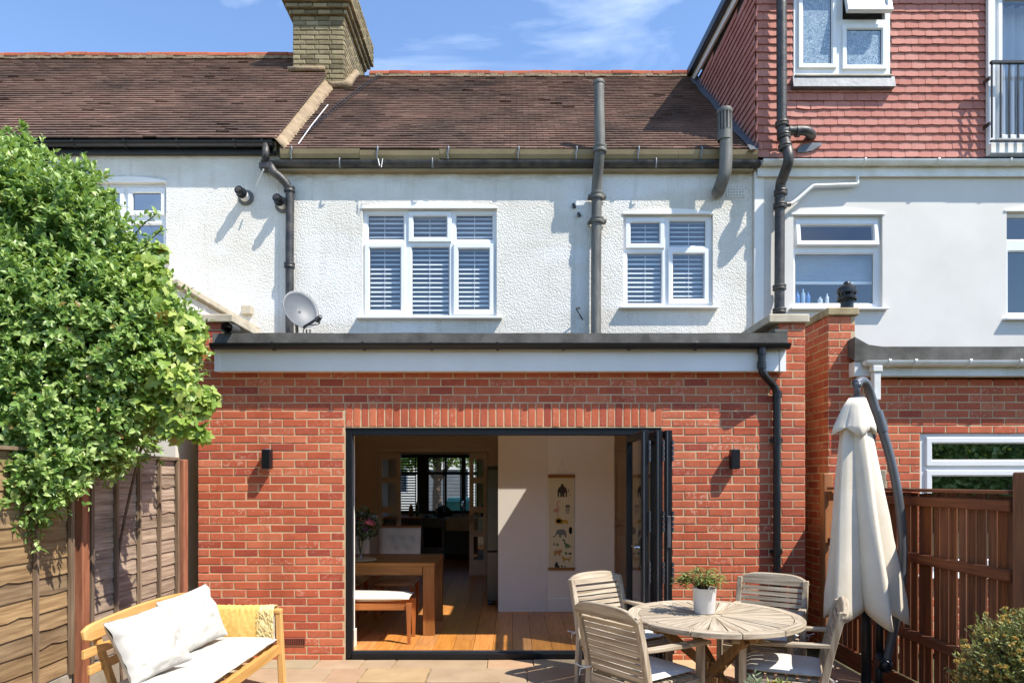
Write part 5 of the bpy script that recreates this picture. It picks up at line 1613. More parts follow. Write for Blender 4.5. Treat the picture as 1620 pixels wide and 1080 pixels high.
# ================================================================ left lap fence
FX = -3.0
lapA = wood('lap_board_grey', 'ad9883', '786555', 'y', .85, .22, .6)
lapB = wood('lap_board_golden', 'a08562', '70573c', 'y', .85, .22, .6)
battm = wood('lap_batten', '8d7862', '625040', 'z', .85, .15, .5)
postm = mat('stained_post', 'a0684a', '703f2b', .75, 3, .1, .5, 30, .004, stretch=(9, 9, .8))
def lap_panel(y0, y1, label, lapm, zt=1.82, zb=.36):
    t = thing('lap_fence', label, 'fence', (FX, (y0+y1)/2, 0), 0, 'lap fence panels on the left')
    r = random.Random(int(y0 * 31))
    n = 13; hgt = (zt - zb) / n
    for i in range(n + 1):
        z0 = zb + hgt * i
        zz1 = min(z0 + hgt + .03, zt + .01)
        seg = 18; ph = r.uniform(0, 50); amp = r.uniform(.004, .013)
        vs = []
        for k in range(seg + 1):
            yy = y0 + (y1 - y0) * k / seg
            zb_ = z0 + amp * noise.noise(Vector((yy * 5.5, ph, 0))) + .006 * noise.noise(Vector((yy * 17, ph, 3))) + (.012 if r.random() < .06 else 0)
            vs += [(FX + .016, yy, zb_), (FX + .003, yy, zz1), (FX + .006, yy, zb_)]
        fs = [(3*k, 3*k+3, 3*k+4, 3*k+1) for k in range(seg)] + [(3*k+2, 3*k+5, 3*k+3, 3*k) for k in range(seg)]
        if i < n: MB().add(vs, fs).build('board', lapm, t)
    m = max(2, round((y1 - y0) / .335))
    for k in range(m + 1):
        yy = y0 + .02 + (y1 - y0 - .04) * k / m
        w = .036 if k in (0, m) else .025
        MB().box(FX + .017, FX + .042, yy - w/2, yy + w/2, zb - .01, zt + .012).build('batten', battm, t)
    MB().box(FX - .02, FX + .045, y0, y1, zt + .0125, zt + .035).build('cap_rail', battm, t)
    MB().box(FX - .02, FX + .02, y0, y1, .02, zb - .012).build('gravel_board', mat('gravel_board', 'a59c8e', '857a6c', .9, 4, 0, .4, 40, .005), t)
lap_panel(4.80, 6.08, 'grey-brown lap fence panel between the red post and the brick wall', lapA)
lap_panel(2.88, 4.62, 'shaded lap fence panel under the hanging shrub, left of the red post', lapB)
def post(x, y, z, label, w=.095, m=None):
    p = MB().box(x - w/2, x + w/2, y - w/2, y + w/2, -.05, z)
    return tag(p.build('fence_post', m or postm, bevel=.008), label, 'fence post', 'posts of the garden fences')
post(FX + .03, 4.71, 1.80, 'red-brown post between the two left fence panels', .075)
post(FX + .035, 6.14, 1.84, 'red-brown post at the far end of the left fence by the brick wall', .075)

# ================================================================ right close-board fence
GX = 2.985
brd = wood('fence_board', '7d4d30', '54321f', 'z', .8, .28, .5)
brx = wood('fence_rail', '7d4c30', '5a3420', 'y', .8, .12, .4)
cf = thing('board_fence', 'dark brown vertical board fence behind the parasol', 'fence', (GX, 5.3, 0))
r = random.Random(3)
def boards(ya, yb, t, ztop=1.56):
    y = ya
    while y < yb - .03:
        w = r.uniform(.082, .1)
        g = r.choice([.006, .010, .022, .030, .008, .012, .006])
        b = MB(); w2 = min(w, yb - y)
        top = ztop + r.uniform(-.006, .006)
        lean = r.uniform(-.004, .004)
        b.add([(GX + .022, y, .16), (GX + .022, y + w2 - g, .16), (GX + .031, y + w2 - g, .16), (GX + .033, y, .16),
               (GX + .022, y + lean, top), (GX + .022, y + w2 - g + lean, top), (GX + .031, y + w2 - g + lean, top), (GX + .033, y + lean, top)],
              [(0,1,2,3),(7,6,5,4),(0,4,5,1),(1,5,6,2),(2,6,7,3),(3,7,4,0)])
        b.build('board', brd, t)
        y += w
    for z in (.50, 1.08, 1.50):
        MB().box(GX - .03, GX + .021, ya, yb, z - .035, z + .035).build('rail', brx, t, bevel=.006)
    MB().box(GX - .035, GX + .06, ya, yb, 1.568, 1.592).build('cap', brx, t, bevel=.004)
    MB().box(GX - .0, GX + .02, ya, yb, .0, .155).build('gravel_board', brx, t)
boards(4.06, 6.40, cf)
cf2 = thing('board_fence', 'dark brown board fence at the right edge, nearer than the tall post', 'fence', (GX, 3.3, 0))
boards(2.4, 3.93, cf2)
rpost = mat('brown_post', '8a5b3c', '5e3c27', .8, 3, .08, .5, 30, .004, stretch=(9, 9, .8))
post(GX + .035, 3.995, 1.70, 'tall brown post at the right end of the board fence', .11, rpost)
post(GX - .01, 6.46, 1.72, 'orange-brown post where the board fence meets the brick extension', .09, mat('new_post', 'b0713f', '8a5530', .7, 3, 0, .4, 30, .004, stretch=(9, 9, .8)))
post(GX + .1, 5.75, 1.74, 'weathered pale post top behind the board fence and parasol', .09, mat('old_post', '9c927f', '6d6353', .9, 5, 0, .4, 30, .004))

# ================================================================ foliage
def leaf(b, p, d, nrm, L_, w, fold=.18, droop=.12):
    s = d.cross(nrm)
    if s.length < 1e-4: s = d.orthogonal()
    s.normalize(); n2 = s.cross(d)
    b.add([p, p + d*(L_*.30) + s*(w*.42) + n2*(w*fold), p + d*(L_*.68) + s*(w*.40) + n2*(w*fold*.8 - L_*droop*.4), p + d*L_ - n2*(L_*droop),
           p + d*(L_*.68) - s*(w*.40) + n2*(w*fold*.8 - L_*droop*.4), p + d*(L_*.30) - s*(w*.42) + n2*(w*fold), p + d*(L_*.5)],
          [(0,1,6), (1,2,6), (2,3,6), (3,4,6), (4,5,6), (5,0,6)])

def foliage_mat(name, dark, mid, light, gloss=.42, tr='7c9a30', tw=.28, spec=.45):
    t = NT(name)
    rnd = t.n('ShaderNodeNewGeometry').outputs['Random Per Island']
    c = t.ramp(rnd, [(0, hexc('8a6a3c')), (.012, hexc('8a6a3c')), (.016, hexc(dark)), (.5, hexc(mid)), (.86, hexc(light)), (1, hexc(light))])
    big = t.noise(t.pos(), 2.2, 3)
    c = t.mix(c, hexc(dark), t.math('MULTIPLY', t.math('SUBTRACT', big, .48, True), 1.6, True))
    return t.bsdf(c, gloss, spec=spec, transl=hexc(tr), tw=tw)

shrub_leaf = foliage_mat('shrub_leaf', '4d6e33', '7d9a4d', 'b6c880', .36, '9cba50', .28)
vine_leaf = foliage_mat('vine_leaf', '6a8a36', '8ea64a', 'b9c56c', .42, 'a6ba48', .34)
bark = mat('bark', '6a5442', '4a3a2e', .9, 12, 0, .6, 40, .01)

sh = thing('climbing_shrub', 'big dense green leafy shrub spilling over the left fence', 'shrub', (-3.5, 4.7, 0))
lobes = [(5, 350, 4.8, .46), (95, 400, 4.8, .46), (160, 455, 5.0, .38), (60, 520, 4.6, .55), (165, 555, 4.75, .50), (222, 540, 5.15, .36), (40, 640, 4.5, .50), (135, 655, 4.65, .37),
         (203, 640, 5.05, .28), (18, 770, 4.25, .24), (70, 730, 4.35, .22), (-70, 560, 4.6, .7), (-120, 760, 4.3, .4), (-70, 370, 4.9, .6), (-190, 420, 4.9, .9), (250, 610, 5.25, .22), (40, 268, 4.9, .14), (128, 300, 4.9, .12)]
LB = [(P(a, c, Y), rad) for a, c, Y, rad in lobes]
r = random.Random(77)
b = MB()
def inside(p, k, f=.82):
    for j, (c, rad) in enumerate(LB):
        if j != k and (p - c).length < rad * f: return True
    return False
tot = 0
for k, (c, rad) in enumerate(LB):
    if c.x < pX(-110, c.y): n = int(4000 * rad * rad)
    else: n = int(54000 * rad * rad)
    tw_ = max(1, n // 9)
    for q in range(tw_):
        d = rdir(r)
        if d.y > .55: continue
        lump = 1 + .22 * noise.noise(d * 2.3 + c * 3) + .10 * noise.noise(d * 6 + c)
        rr0 = rad * lump * (1.0 - abs(r.gauss(0, .16)))
        p0 = c + d * rr0
        if inside(p0, k): continue
        stem = (d + rdir(r) * .75 + Vector((0, 0, .25))).normalized()
        Ls = r.uniform(.07, .16)
        if r.random() < .035: Ls = r.uniform(.18, .30); stem = (d + Vector((0, 0, .5)) + rdir(r) * .3).normalized()
        nl = r.randint(7, 11)
        a0 = r.uniform(0, 6.28)
        o1 = stem.orthogonal().normalized(); o2 = stem.cross(o1)
        for j in range(nl):
            u = j / nl; a = a0 + j * 2.4
            side_ = o1 * math.cos(a) + o2 * math.sin(a)
            pp = p0 + stem * (Ls * u)
            ld = (side_ * (1.0 - .55*u) + stem * (.35 + .6*u) + Vector((0, 0, .05))).normalized()
            L_ = r.uniform(.038, .074) * (1.05 - .25*u)
            up = (stem + d * .6 + Vector((0, 0, .9)) + rdir(r) * .35).normalized()
            leaf(b, pp, ld, up, L_, L_ * r.uniform(.48, .66))
        tot += nl
    if c.x >= pX(-110, c.y):     # inner leaves, so that nothing shows straight through
        for q in range(int(n * .38)):
            d = rdir(r)
            p0 = c + d * rad * r.uniform(.35, .8)
            L_ = r.uniform(.05, .075)
            leaf(b, p0, (rdir(r) + Vector((0, 0, -.1))).normalized(), (d + rdir(r)).normalized(), L_, L_ * .55)
b.build('foliage', shrub_leaf, sh)
# long shoots that stick out, then stems
b = MB(); st = MB()
shoots = [((45, 225), (38, 200)), ((128, 300), (138, 262)), ((150, 330), (182, 305)), ((200, 400), (248, 338)), ((215, 420), (255, 365)), ((60, 800), (62, 868)), ((110, 770), (128, 778)), ((90, 760), (100, 795)),
          ((20, 800), (14, 860)), ((40, 800), (40, 850)), ((10, 240), (12, 206)), ((165, 345), (168, 318)), ((140, 735), (170, 742)), ((180, 715), (215, 722)), ((230, 700), (250, 712))]
for (ax, ay), (bx_, by_) in shoots:
    Y = 4.5 if ay > 500 else 4.85
    if ay > 740: Y = 4.2
    A = P(ax, ay, Y + .1); B_ = P(bx_, by_, Y)
    mid = (A + B_) / 2 + Vector((0, -.03, .02))
    pts = spline([A, mid, B_], 5)
    st.tube(pts, .0035, 5)
    for i, p in enumerate(pts):
        for q in range(4):
            dr_ = (rdir(r) + (B_ - A).normalized() * .5 + Vector((0, 0, .1))).normalized()
            L_ = r.uniform(.035, .06)
            leaf(b, p, dr_, Vector((0, -.4, 1)) + rdir(r) * .4, L_, L_ * .5)
b.build('shoot_leaves', shrub_leaf, sh)
for k, (c, rad) in enumerate(LB[:12]):
    base = Vector((-3.35 + r.uniform(-.25, .1), c.y + .1, 0))
    midp = Vector(((base.x + c.x)/2 - .1, (base.y + c.y)/2, c.z * .55))
    st.tube(spline([base, midp, c, c + Vector((.1, -.12, rad*.55))], 5), [.03 * (1 - .055*i) + .004 for i in range(16)], 6)
    for q in range(7):
        d = rdir(r); d.y = -abs(d.y)
        st.tube([c, c + d * rad * .5 + Vector((0, 0, .05)), c + d * rad * .92], [.012, .007, .003], 5)
st.build('stems', bark, sh)

# lobed vine climbing through the right side of the shrub
vn = thing('climbing_vine', 'yellow-green vine with lobed leaves on the right side of the shrub', 'vine', (-2.9, 5.0, 0))
b = MB(); st = MB()
def lobed(b, p, d, nrm, S):
    s = d.cross(nrm)
    if s.length < 1e-4: s = d.orthogonal()
    s.normalize(); n2 = s.cross(d)
    prof = [(0, .0), (.20, -.12), (.40, -.08), (.50, .06), (.38, .17), (.47, .28), (.57, .44), (.42, .50), (.28, .49), (.25, .66), (.12, .88), (.0, 1.0)]
    vs = [p + d * .35 * S]
    pts = prof + [(-x, y) for x, y in prof[-2:0:-1]]
    for x, y in pts:
        vs.append(p + s * x * S + d * y * S + n2 * S * (.16 * abs(x) - .14 * y * y + .03 * noise.noise(Vector((x * 3, y * 3, S * 90)))))
    n = len(pts)
    b.add(vs, [(0, i + 1, (i + 1) % n + 1) for i in range(n)])
vl = [(246, 430, 4.7, .11), (240, 490, 4.68, .17), (272, 520, 4.72, .18), (258, 590, 4.66, .19), (300, 550, 4.75, .13), (288, 620, 4.68, .16), (320, 635, 4.75, .09), (280, 665, 4.68, .12), (252, 400, 4.75, .06), (226, 455, 4.68, .12), (318, 685, 4.75, .05), (310, 520, 4.8, .08), (235, 640, 4.66, .13), (335, 625, 4.78, .05)]
for a, c, Y, rad in vl:
    cc = P(a, c, Y)
    for q in range(int(900 * rad)):
        d = rdir(r); d.y = -abs(d.y) * .9
        p = cc + d.normalized() * rad * r.uniform(.35, 1.08)
        ld = (Vector((0, -.25, -.55)) + rdir(r) * .75).normalized()
        lobed(b, p, ld, (d + Vector((.45, -.6, .7)) + rdir(r) * .45).normalized(), r.choice([.045, .055, .062, .07, .08, .09]))
    st.tube([cc + Vector((-.1, .15, -.1)), cc, cc + rdir(r) * rad], [.006, .004, .002], 5)
b.build('foliage', vine_leaf, vn)
mainst = spline([(-2.96, 5.2, 0), (-2.98, 5.15, 1.0), P(240, 640, 5.05), P(262, 560, 4.98), P(250, 470, 4.98), P(252, 400, 4.98)], 6)
st.tube(mainst, .01, 6)
st.build('stems', bark, vn)

# dwarf golden shrub, bottom right, and pale herb tips at the lower edge
def dwarf(name, label, c, rx, rz, n, lm, fm, nf, seed, leafL=.022, stemm=None):
    t = thing(name, label, 'shrub' if nf else 'plant', (c.x, c.y, 0))
    r = random.Random(seed); b = MB(); f = MB(); s = MB()
    for q in range(n):
        d = rdir(r)
        if d.z < -.35: d.z = -d.z
        lump = 1 + .18 * noise.noise(d * 3 + c)
        tip = c + Vector((d.x * rx, d.y * rx, d.z * rz)) * lump * r.uniform(.72, 1.05)
        root = c + Vector((d.x * rx, d.y * rx, d.z * rz)) * .35
        dirn = (tip - root).normalized() + Vector((0, 0, .35))
        dirn.normalize()
        Ls = r.uniform(.06, .12)
        s.tube([tip - dirn * Ls, tip], .0014, 4, False)
        for j in range(11):
            u = j / 10
            ld = (dirn * .8 + rdir(r) * .8).normalized()
            leaf(b, tip - dirn * Ls * (1 - u), ld, (dirn + rdir(r)*.5).normalized(), leafL * r.uniform(.7, 1.2), leafL * .36, .1, .05)
        if q < nf and d.z > -.2:
            for j in range(9):
                leaf(f, tip, (dirn + rdir(r) * .9).normalized(), rdir(r), .017, .013, .2, .0)
    b.build('foliage', lm, t)
    if nf: f.build('flowers', fm, t)
    for q in range(14):
        a = r.uniform(0, 6.28)
        s.tube([(c.x + .05*math.cos(a), c.y + .05*math.sin(a), 0), (c.x + rx*.4*math.cos(a), c.y + rx*.4*math.sin(a), c.z*.7), (c.x + rx*.6*math.cos(a), c.y + rx*.6*math.sin(a), c.z)], [.008, .006, .003], 5)
    s.build('stems', bark, t)
gold = foliage_mat('golden_shrub_leaf', '5a6736', '858d4a', 'b4b66e', .5, '9ba04a', .25)
dwarf('golden_shrub', 'dwarf shrub with yellow flower tips at the lower right corner', Vector((2.34, 2.95, .70)), .37, .40, 2600, gold, mat('yellow_flower', 'd3b46a', 'b8954a', .7, 20, .2, transl='d8bc70'), 520, 5)
pale = foliage_mat('pale_herb_leaf', '6d7d5c', '93a080', 'bcc4a6', .6, 'a5b585', .25)
dwarf('pale_herb', 'pale grey-green herb tips at the bottom edge in front of the table', Vector((.92, 2.55, .72)), .09, .20, 110, pale, None, 0, 9, .03)
dwarf('yellow_herb', 'small yellow-green plant tips at the bottom edge below the right chair', Vector((1.04, 2.62, .72)), .09, .16, 110, gold, mat('yellow_bud', 'c9b04a', 'a88c36', .7, 20, .2), 40, 13, .03)

# tall garden hedge at the far end of the lawn, behind the camera
b = MB(); r = random.Random(40)
for q in range(34000):
    x = r.uniform(-24, 28); y = -11 - abs(r.gauss(0, .8)); z = r.uniform(0, 5.2 + 1.3 * noise.noise(Vector((x * .3, 2, 0))))
    leaf(b, Vector((x, y, z)), rdir(r), rdir(r) + Vector((0, 1, .5)), r.uniform(.2, .34), r.uniform(.13, .2))
b.box(-24, 28, -13.2, -12.2, 0, 4.4)
tag(b.build('hedge', shrub_leaf), kind='stuff')

# street tree beyond the houses, seen through the kitchen window
tr = thing('street_tree', 'leafy street tree seen through the kitchen window', 'tree', (-2.6, 24, 0))
b = MB(); r = random.Random(12); tc_ = [Vector((-2.9, 24, 3.2)), Vector((-1.6, 23.6, 3.1)), Vector((-3.8, 24.3, 3.0)), Vector((-2.4, 23.5, 4.1))]
for c in tc_:
    for q in range(1500):
        d = rdir(r); p = c + d * 1.1 * r.uniform(.5, 1.0)
        leaf(b, p, rdir(r), rdir(r), .16, .1)
b.build('crown', shrub_leaf, tr)
st = MB(); st.tube([(-2.6, 24, 0), (-2.65, 24, 1.2), (-2.6, 24, 2.2), (-2.8, 24, 3.6)], [.2, .15, .12, .05], 8)
for c in tc_: st.tube([(-2.6, 24, 1.6), c], [.08, .03], 6)
st.build('trunk', bark, tr)

# ================================================================ outdoor bench sofa
teak = dict(x=wood('acacia_x', 'd2a362', 'b4864a', 'x', .55, .1, .2), y=wood('acacia_y', 'd2a362', 'b4864a', 'y', .55, .1, .2), z=wood('acacia_z', 'd2a362', 'b4864a', 'z', .55, .1, .2))
sf = thing('garden_sofa', 'honey-coloured wooden garden sofa against the left fence', 'sofa', (-2.15, 4.7, 0))
SXB, SXF = -2.50, -1.86      # back and front
SY0_, SY1_ = 3.78, 5.46
# shaped top back rail
n = 26; pr_ = []
for k in range(n + 1):
    u = k / n; y = 4.02 + (5.34 - 4.02) * u
    e = min(1, min(u, 1 - u) / .09)
    hgt = .055 + .045 * math.sqrt(max(0, 1 - (1 - e)**2))
    bow = .045 * math.sin(math.pi * u)
    pr_.append((y, .735 + bow * .6, hgt))
b = MB(); vs = []
for y, zc_, h in pr_:
    vs += [(SXB - .035, y, zc_ - h/2), (SXB - .008, y, zc_ - h/2), (SXB - .02, y, zc_ + h/2), (SXB - .047, y, zc_ + h/2)]
fs = []
for k in range(n):
    for q in range(4): fs.append((4*k+q, 4*k+(q+1) % 4, 4*k+4+(q+1) % 4, 4*k+4+q))
fs += [(3,2,1,0), (4*n, 4*n+1, 4*n+2, 4*n+3)]
b.add(vs, fs); b.build('top_rail', teak['y'], sf, bevel=.006, fix=True)
for z in (.63, .53):
    MB().bar((SXB - .005 + (.6 - z)*.15, 4.00 + (.6-z)*.3, z), (SXB - .005 + (.6 - z)*.15, 5.34, z), .022, .055).build('back_slat', teak['y'], sf, bevel=.004)
for y in (4.18, 4.74, 5.30):
    MB().bar((SXB + .10, y, .28), (SXB - .06, y, .74), .05, .03, (1, 0, 0)).build('back_stile', teak['z'], sf, bevel=.004)
MB().bar((SXF, SY0_, .315), (SXF, SY1_, .315), .04, .075).build('seat_rail', teak['y'], sf, bevel=.005)
MB().bar((SXB + .12, SY0_, .315), (SXB + .12, SY1_, .315), .04, .075).build('seat_rail', teak['y'], sf, bevel=.005)
for k in range(9):
    y = SY0_ + .06 + (SY1_ - SY0_ - .12) * k / 8
    MB().box(SXB + .145, SXF - .025, y - .035, y + .035, .325, .345).build('seat_slat', teak['x'], sf)
for x in (SXF + .005, SXB + .1):
    for y in (SY0_ + .05, SY1_ - .03):
        MB().bar((x + (.03 if x > -2 else -.03), y, 0), (x, y, .60 if y > 5 and x > -2 else .30), .05, .05, (0, 1, 0)).build('leg', teak['z'], sf, bevel=.006)
MB().bar((SXB + .0, SY1_ - .03, .615), (SXF + .03, SY1_ - .03, .615), .06, .035).build('arm_rail', teak['x'], sf, bevel=.006)
MB().box(SXB + .1, SXF - .02, SY1_ - .05, SY1_ - .02, .36, .595).build('arm_panel', mat('arm_canvas', 'd9d2c4', 'c6beae', .9, 5), sf)
MB().bar((SXB + .1, SY1_ - .03, .315), (SXF, SY1_ - .03, .315), .04, .07).build('end_rail', teak['x'], sf)

canvas = mat('cream_canvas', 'c2bfb8', 'b9b5ac', .9, 5, 0, .35, 160, .002)
def soft(name, label, cat, w, d, h, Mx, seed, puff, wr, m=canvas, n=22, group=None):
    c = cushion(w, d, h, n, seed, puff, wr)
    c.xform(Mx)
    o = c.build(name, m, None, smooth=True, fix=True)
    return tag(o, label, cat, group)
soft('seat_cushion', 'cream seat cushion at the far end of the sofa', 'cushion', .56, .86, .10, Matrix.Translation((-2.14, 4.98, .395)), 3, .12, .006, group='sofa seat cushions')
soft('seat_cushion', 'cream seat cushion at the near end of the sofa', 'cushion', .56, .80, .10, Matrix.Translation((-2.14, 4.14, .395)), 6, .12, .006, group='sofa seat cushions')
def pillowM(loc, yaw, lean, roll):
    return Matrix.Translation(loc) @ Matrix.Rotation(yaw, 4, 'Z') @ Matrix.Rotation(lean, 4, 'Y') @ Matrix.Rotation(roll, 4, 'Z')
soft('scatter_pillow', 'white square pillow standing at the far end of the sofa back', 'pillow', .42, .50, .17, pillowM((-2.30, 4.93, .65), R(-17), R(68), R(7)), 11, 1.0, .022, n=40, group='pillows on the sofa')
soft('scatter_pillow', 'white square pillow nearer the camera on the sofa', 'pillow', .42, .48, .18, pillowM((-2.26, 4.27, .64), R(-20), R(64), R(6)), 15, 1.0, .026, n=40, group='pillows on the sofa')

# yellow throw with cream ruffled fringe over the sofa arm
tw = thing('throw_blanket', 'mustard yellow woven throw with cream fringe over the sofa arm', 'blanket', (-2.1, SY1_, .4))
ymat = mat('mustard_weave', 'e6c274', 'd6ad58', .95, 30, 0, .6, 260, .004, stretch=(1, 1, 1.6))
def throw(x0, x1, nm, m, fringe):
    nx_, nv = (36 if not fringe else 16), 26
    b = MB(); vs = []
    ya = SY1_ - .03
    for i in range(nx_ + 1):
        u = i / nx_; x = x0 + (x1 - x0) * u
        low = .42 + .012 * math.sin(u * 5 + 1) + (.02 * math.sin(i * 1.9) if fringe else 0)
        for j in range(nv + 1):
            v = j / nv
            if v < .62:      # near hanging side
                t_ = v / .62; z = low + (.645 - low) * t_; y = ya - .052 - .014 * (1 - t_) - .012 * math.sin(t_ * 3.1)
            elif v < .78:
                a = (v - .62) / .16 * math.pi; z = .645 + .018 * math.sin(a); y = ya - .052 * math.cos(a)
            else:
                t_ = (v - .78) / .22; z = .645 - t_ * .16; y = ya + .052
            rip = (.022 if fringe else .006) * noise.noise(Vector((u * (26 if fringe else 9), v * 6, 4 if fringe else 1)))
            rip += .004 * math.sin(u * 60) if not fringe else 0
            vs.append((x + (.014 * noise.noise(Vector((u * 4, v * 9, 7))) if fringe else 0), y - abs(rip) - .004, z + rip * .6))
    q = nv + 1
    b.add(vs, [(i*q+j, (i+1)*q+j, (i+1)*q+j+1, i*q+j+1) for i in range(nx_) for j in range(nv)])
    o = b.build(nm, m, tw, smooth=True)
    s = o.modifiers.new('s', 'SOLIDIFY'); s.thickness = .012 if not fringe else .006
throw(-2.40, -1.985, 'cloth', ymat, False)
throw(-1.99, -1.875, 'fringe', mat('cream_fringe', 'e9d6a4', 'd0b878', .95, 40, 0, .6, 200, .004), True)
b = MB(); r = random.Random(2)
for k in range(60):
    x = -1.99 + .11 * r.random(); z = .43 + .22 * r.random()
    b.tube([(x, SY1_ - .105, z), (x + r.uniform(-.015, .02), SY1_ - .115, z - .03), (x + r.uniform(-.02, .03), SY1_ - .11, z - .055)], .003, 4)
b.build('tassels', bpy.data.materials['cream_fringe'], tw)

# ================================================================ round teak table
tk = {a: wood('weathered_teak_' + a, 'beb19c', '85745f', a, .8, .14, .4) for a in 'xyz'}
tkb = {a: wood('brown_teak_' + a, '9b7a52', '735738', a, .75, .14, .35) for a in 'xyz'}
TX, TY, TR, TZ = 1.37, 4.635, .578, .74
tb = thing('garden_table', 'round weathered teak garden table with sunburst top', 'table', (TX, TY, 0))
NW = 26
for k in range(NW):
    a0 = 2*math.pi*k/NW + .012; a1 = 2*math.pi*(k+1)/NW - .012
    r0, r1 = .055, TR - .075
    am = (a0 + a1) / 2
    g0 = .0035 / r0; 
    pts = []
    def pol(r, a): return (r * math.cos(a - am), r * math.sin(a - am))
    ga = .003
    q = [pol(r0, a0), pol(r1, a0), pol(r1, am), pol(r1, a1), pol(r0, a1)]
    b = MB().prism([(x, y, -.022) for x, y in q], (0, 0, .022 + random.Random(k).uniform(-.0012, .0012)))
    o = b.build('top_slat', tk['x'], tb, local=True, fix=True)
    o.location = (0, 0, TZ); o.rotation_euler = (0, 0, am)
NS = 12
for k in range(NS):
    a0 = 2*math.pi*k/NS + .004; a1 = 2*math.pi*(k+1)/NS - .004; am = (a0+a1)/2
    m_ = 5; q = []
    for i in range(m_ + 1):
        a = a0 + (a1-a0)*i/m_ - am; q.append((TR*math.cos(a), TR*math.sin(a)))
    for i in range(m_, -1, -1):
        a = a0 + (a1-a0)*i/m_ - am; q.append(((TR-.072)*math.cos(a), (TR-.072)*math.sin(a)))
    b = MB().prism([(x, y, -.036) for x, y in q], (0, 0, .036))
    o = b.build('rim_segment', tk['y'], tb, local=True, fix=True, bevel=.004)
    o.location = (0, 0, TZ + .001); o.rotation_euler = (0, 0, am)
MB().lathe([(.001, 0), (.05, 0), (.05, -.03), (.001, -.03)], (TX, TY, TZ - .003), 16).build('hub_disc', tk['x'], tb)
for a in (R(20), R(110)):
    d = Vector((math.cos(a), math.sin(a), 0))
    c = Vector((TX, TY, 0))
    MB().bar(c - d*.46 + Vector((0, 0, TZ - .065)), c + d*.46 + Vector((0, 0, TZ - .065 - (.001 if a > 1 else 0))), .05, .05).build('bearer', tkb['x'], tb)
for a in (R(20), R(110), R(200), R(290)):
    d = Vector((math.cos(a), math.sin(a), 0)); s = Vector((-d.y, d.x, 0)) * .024
    c = Vector((TX, TY, 0)) + s
    MB().bar(c + d*.44, c - d*.36 + Vector((0, 0, TZ - .092)), .042, .055, (0, 0, 1)).build('leg', tkb['z'], tb, bevel=.004)
MB().lathe([(.001, .26), (.07, .26), (.07, .33), (.001, .33)], (TX, TY, 0), 8).build('hub_block', tkb['z'], tb)

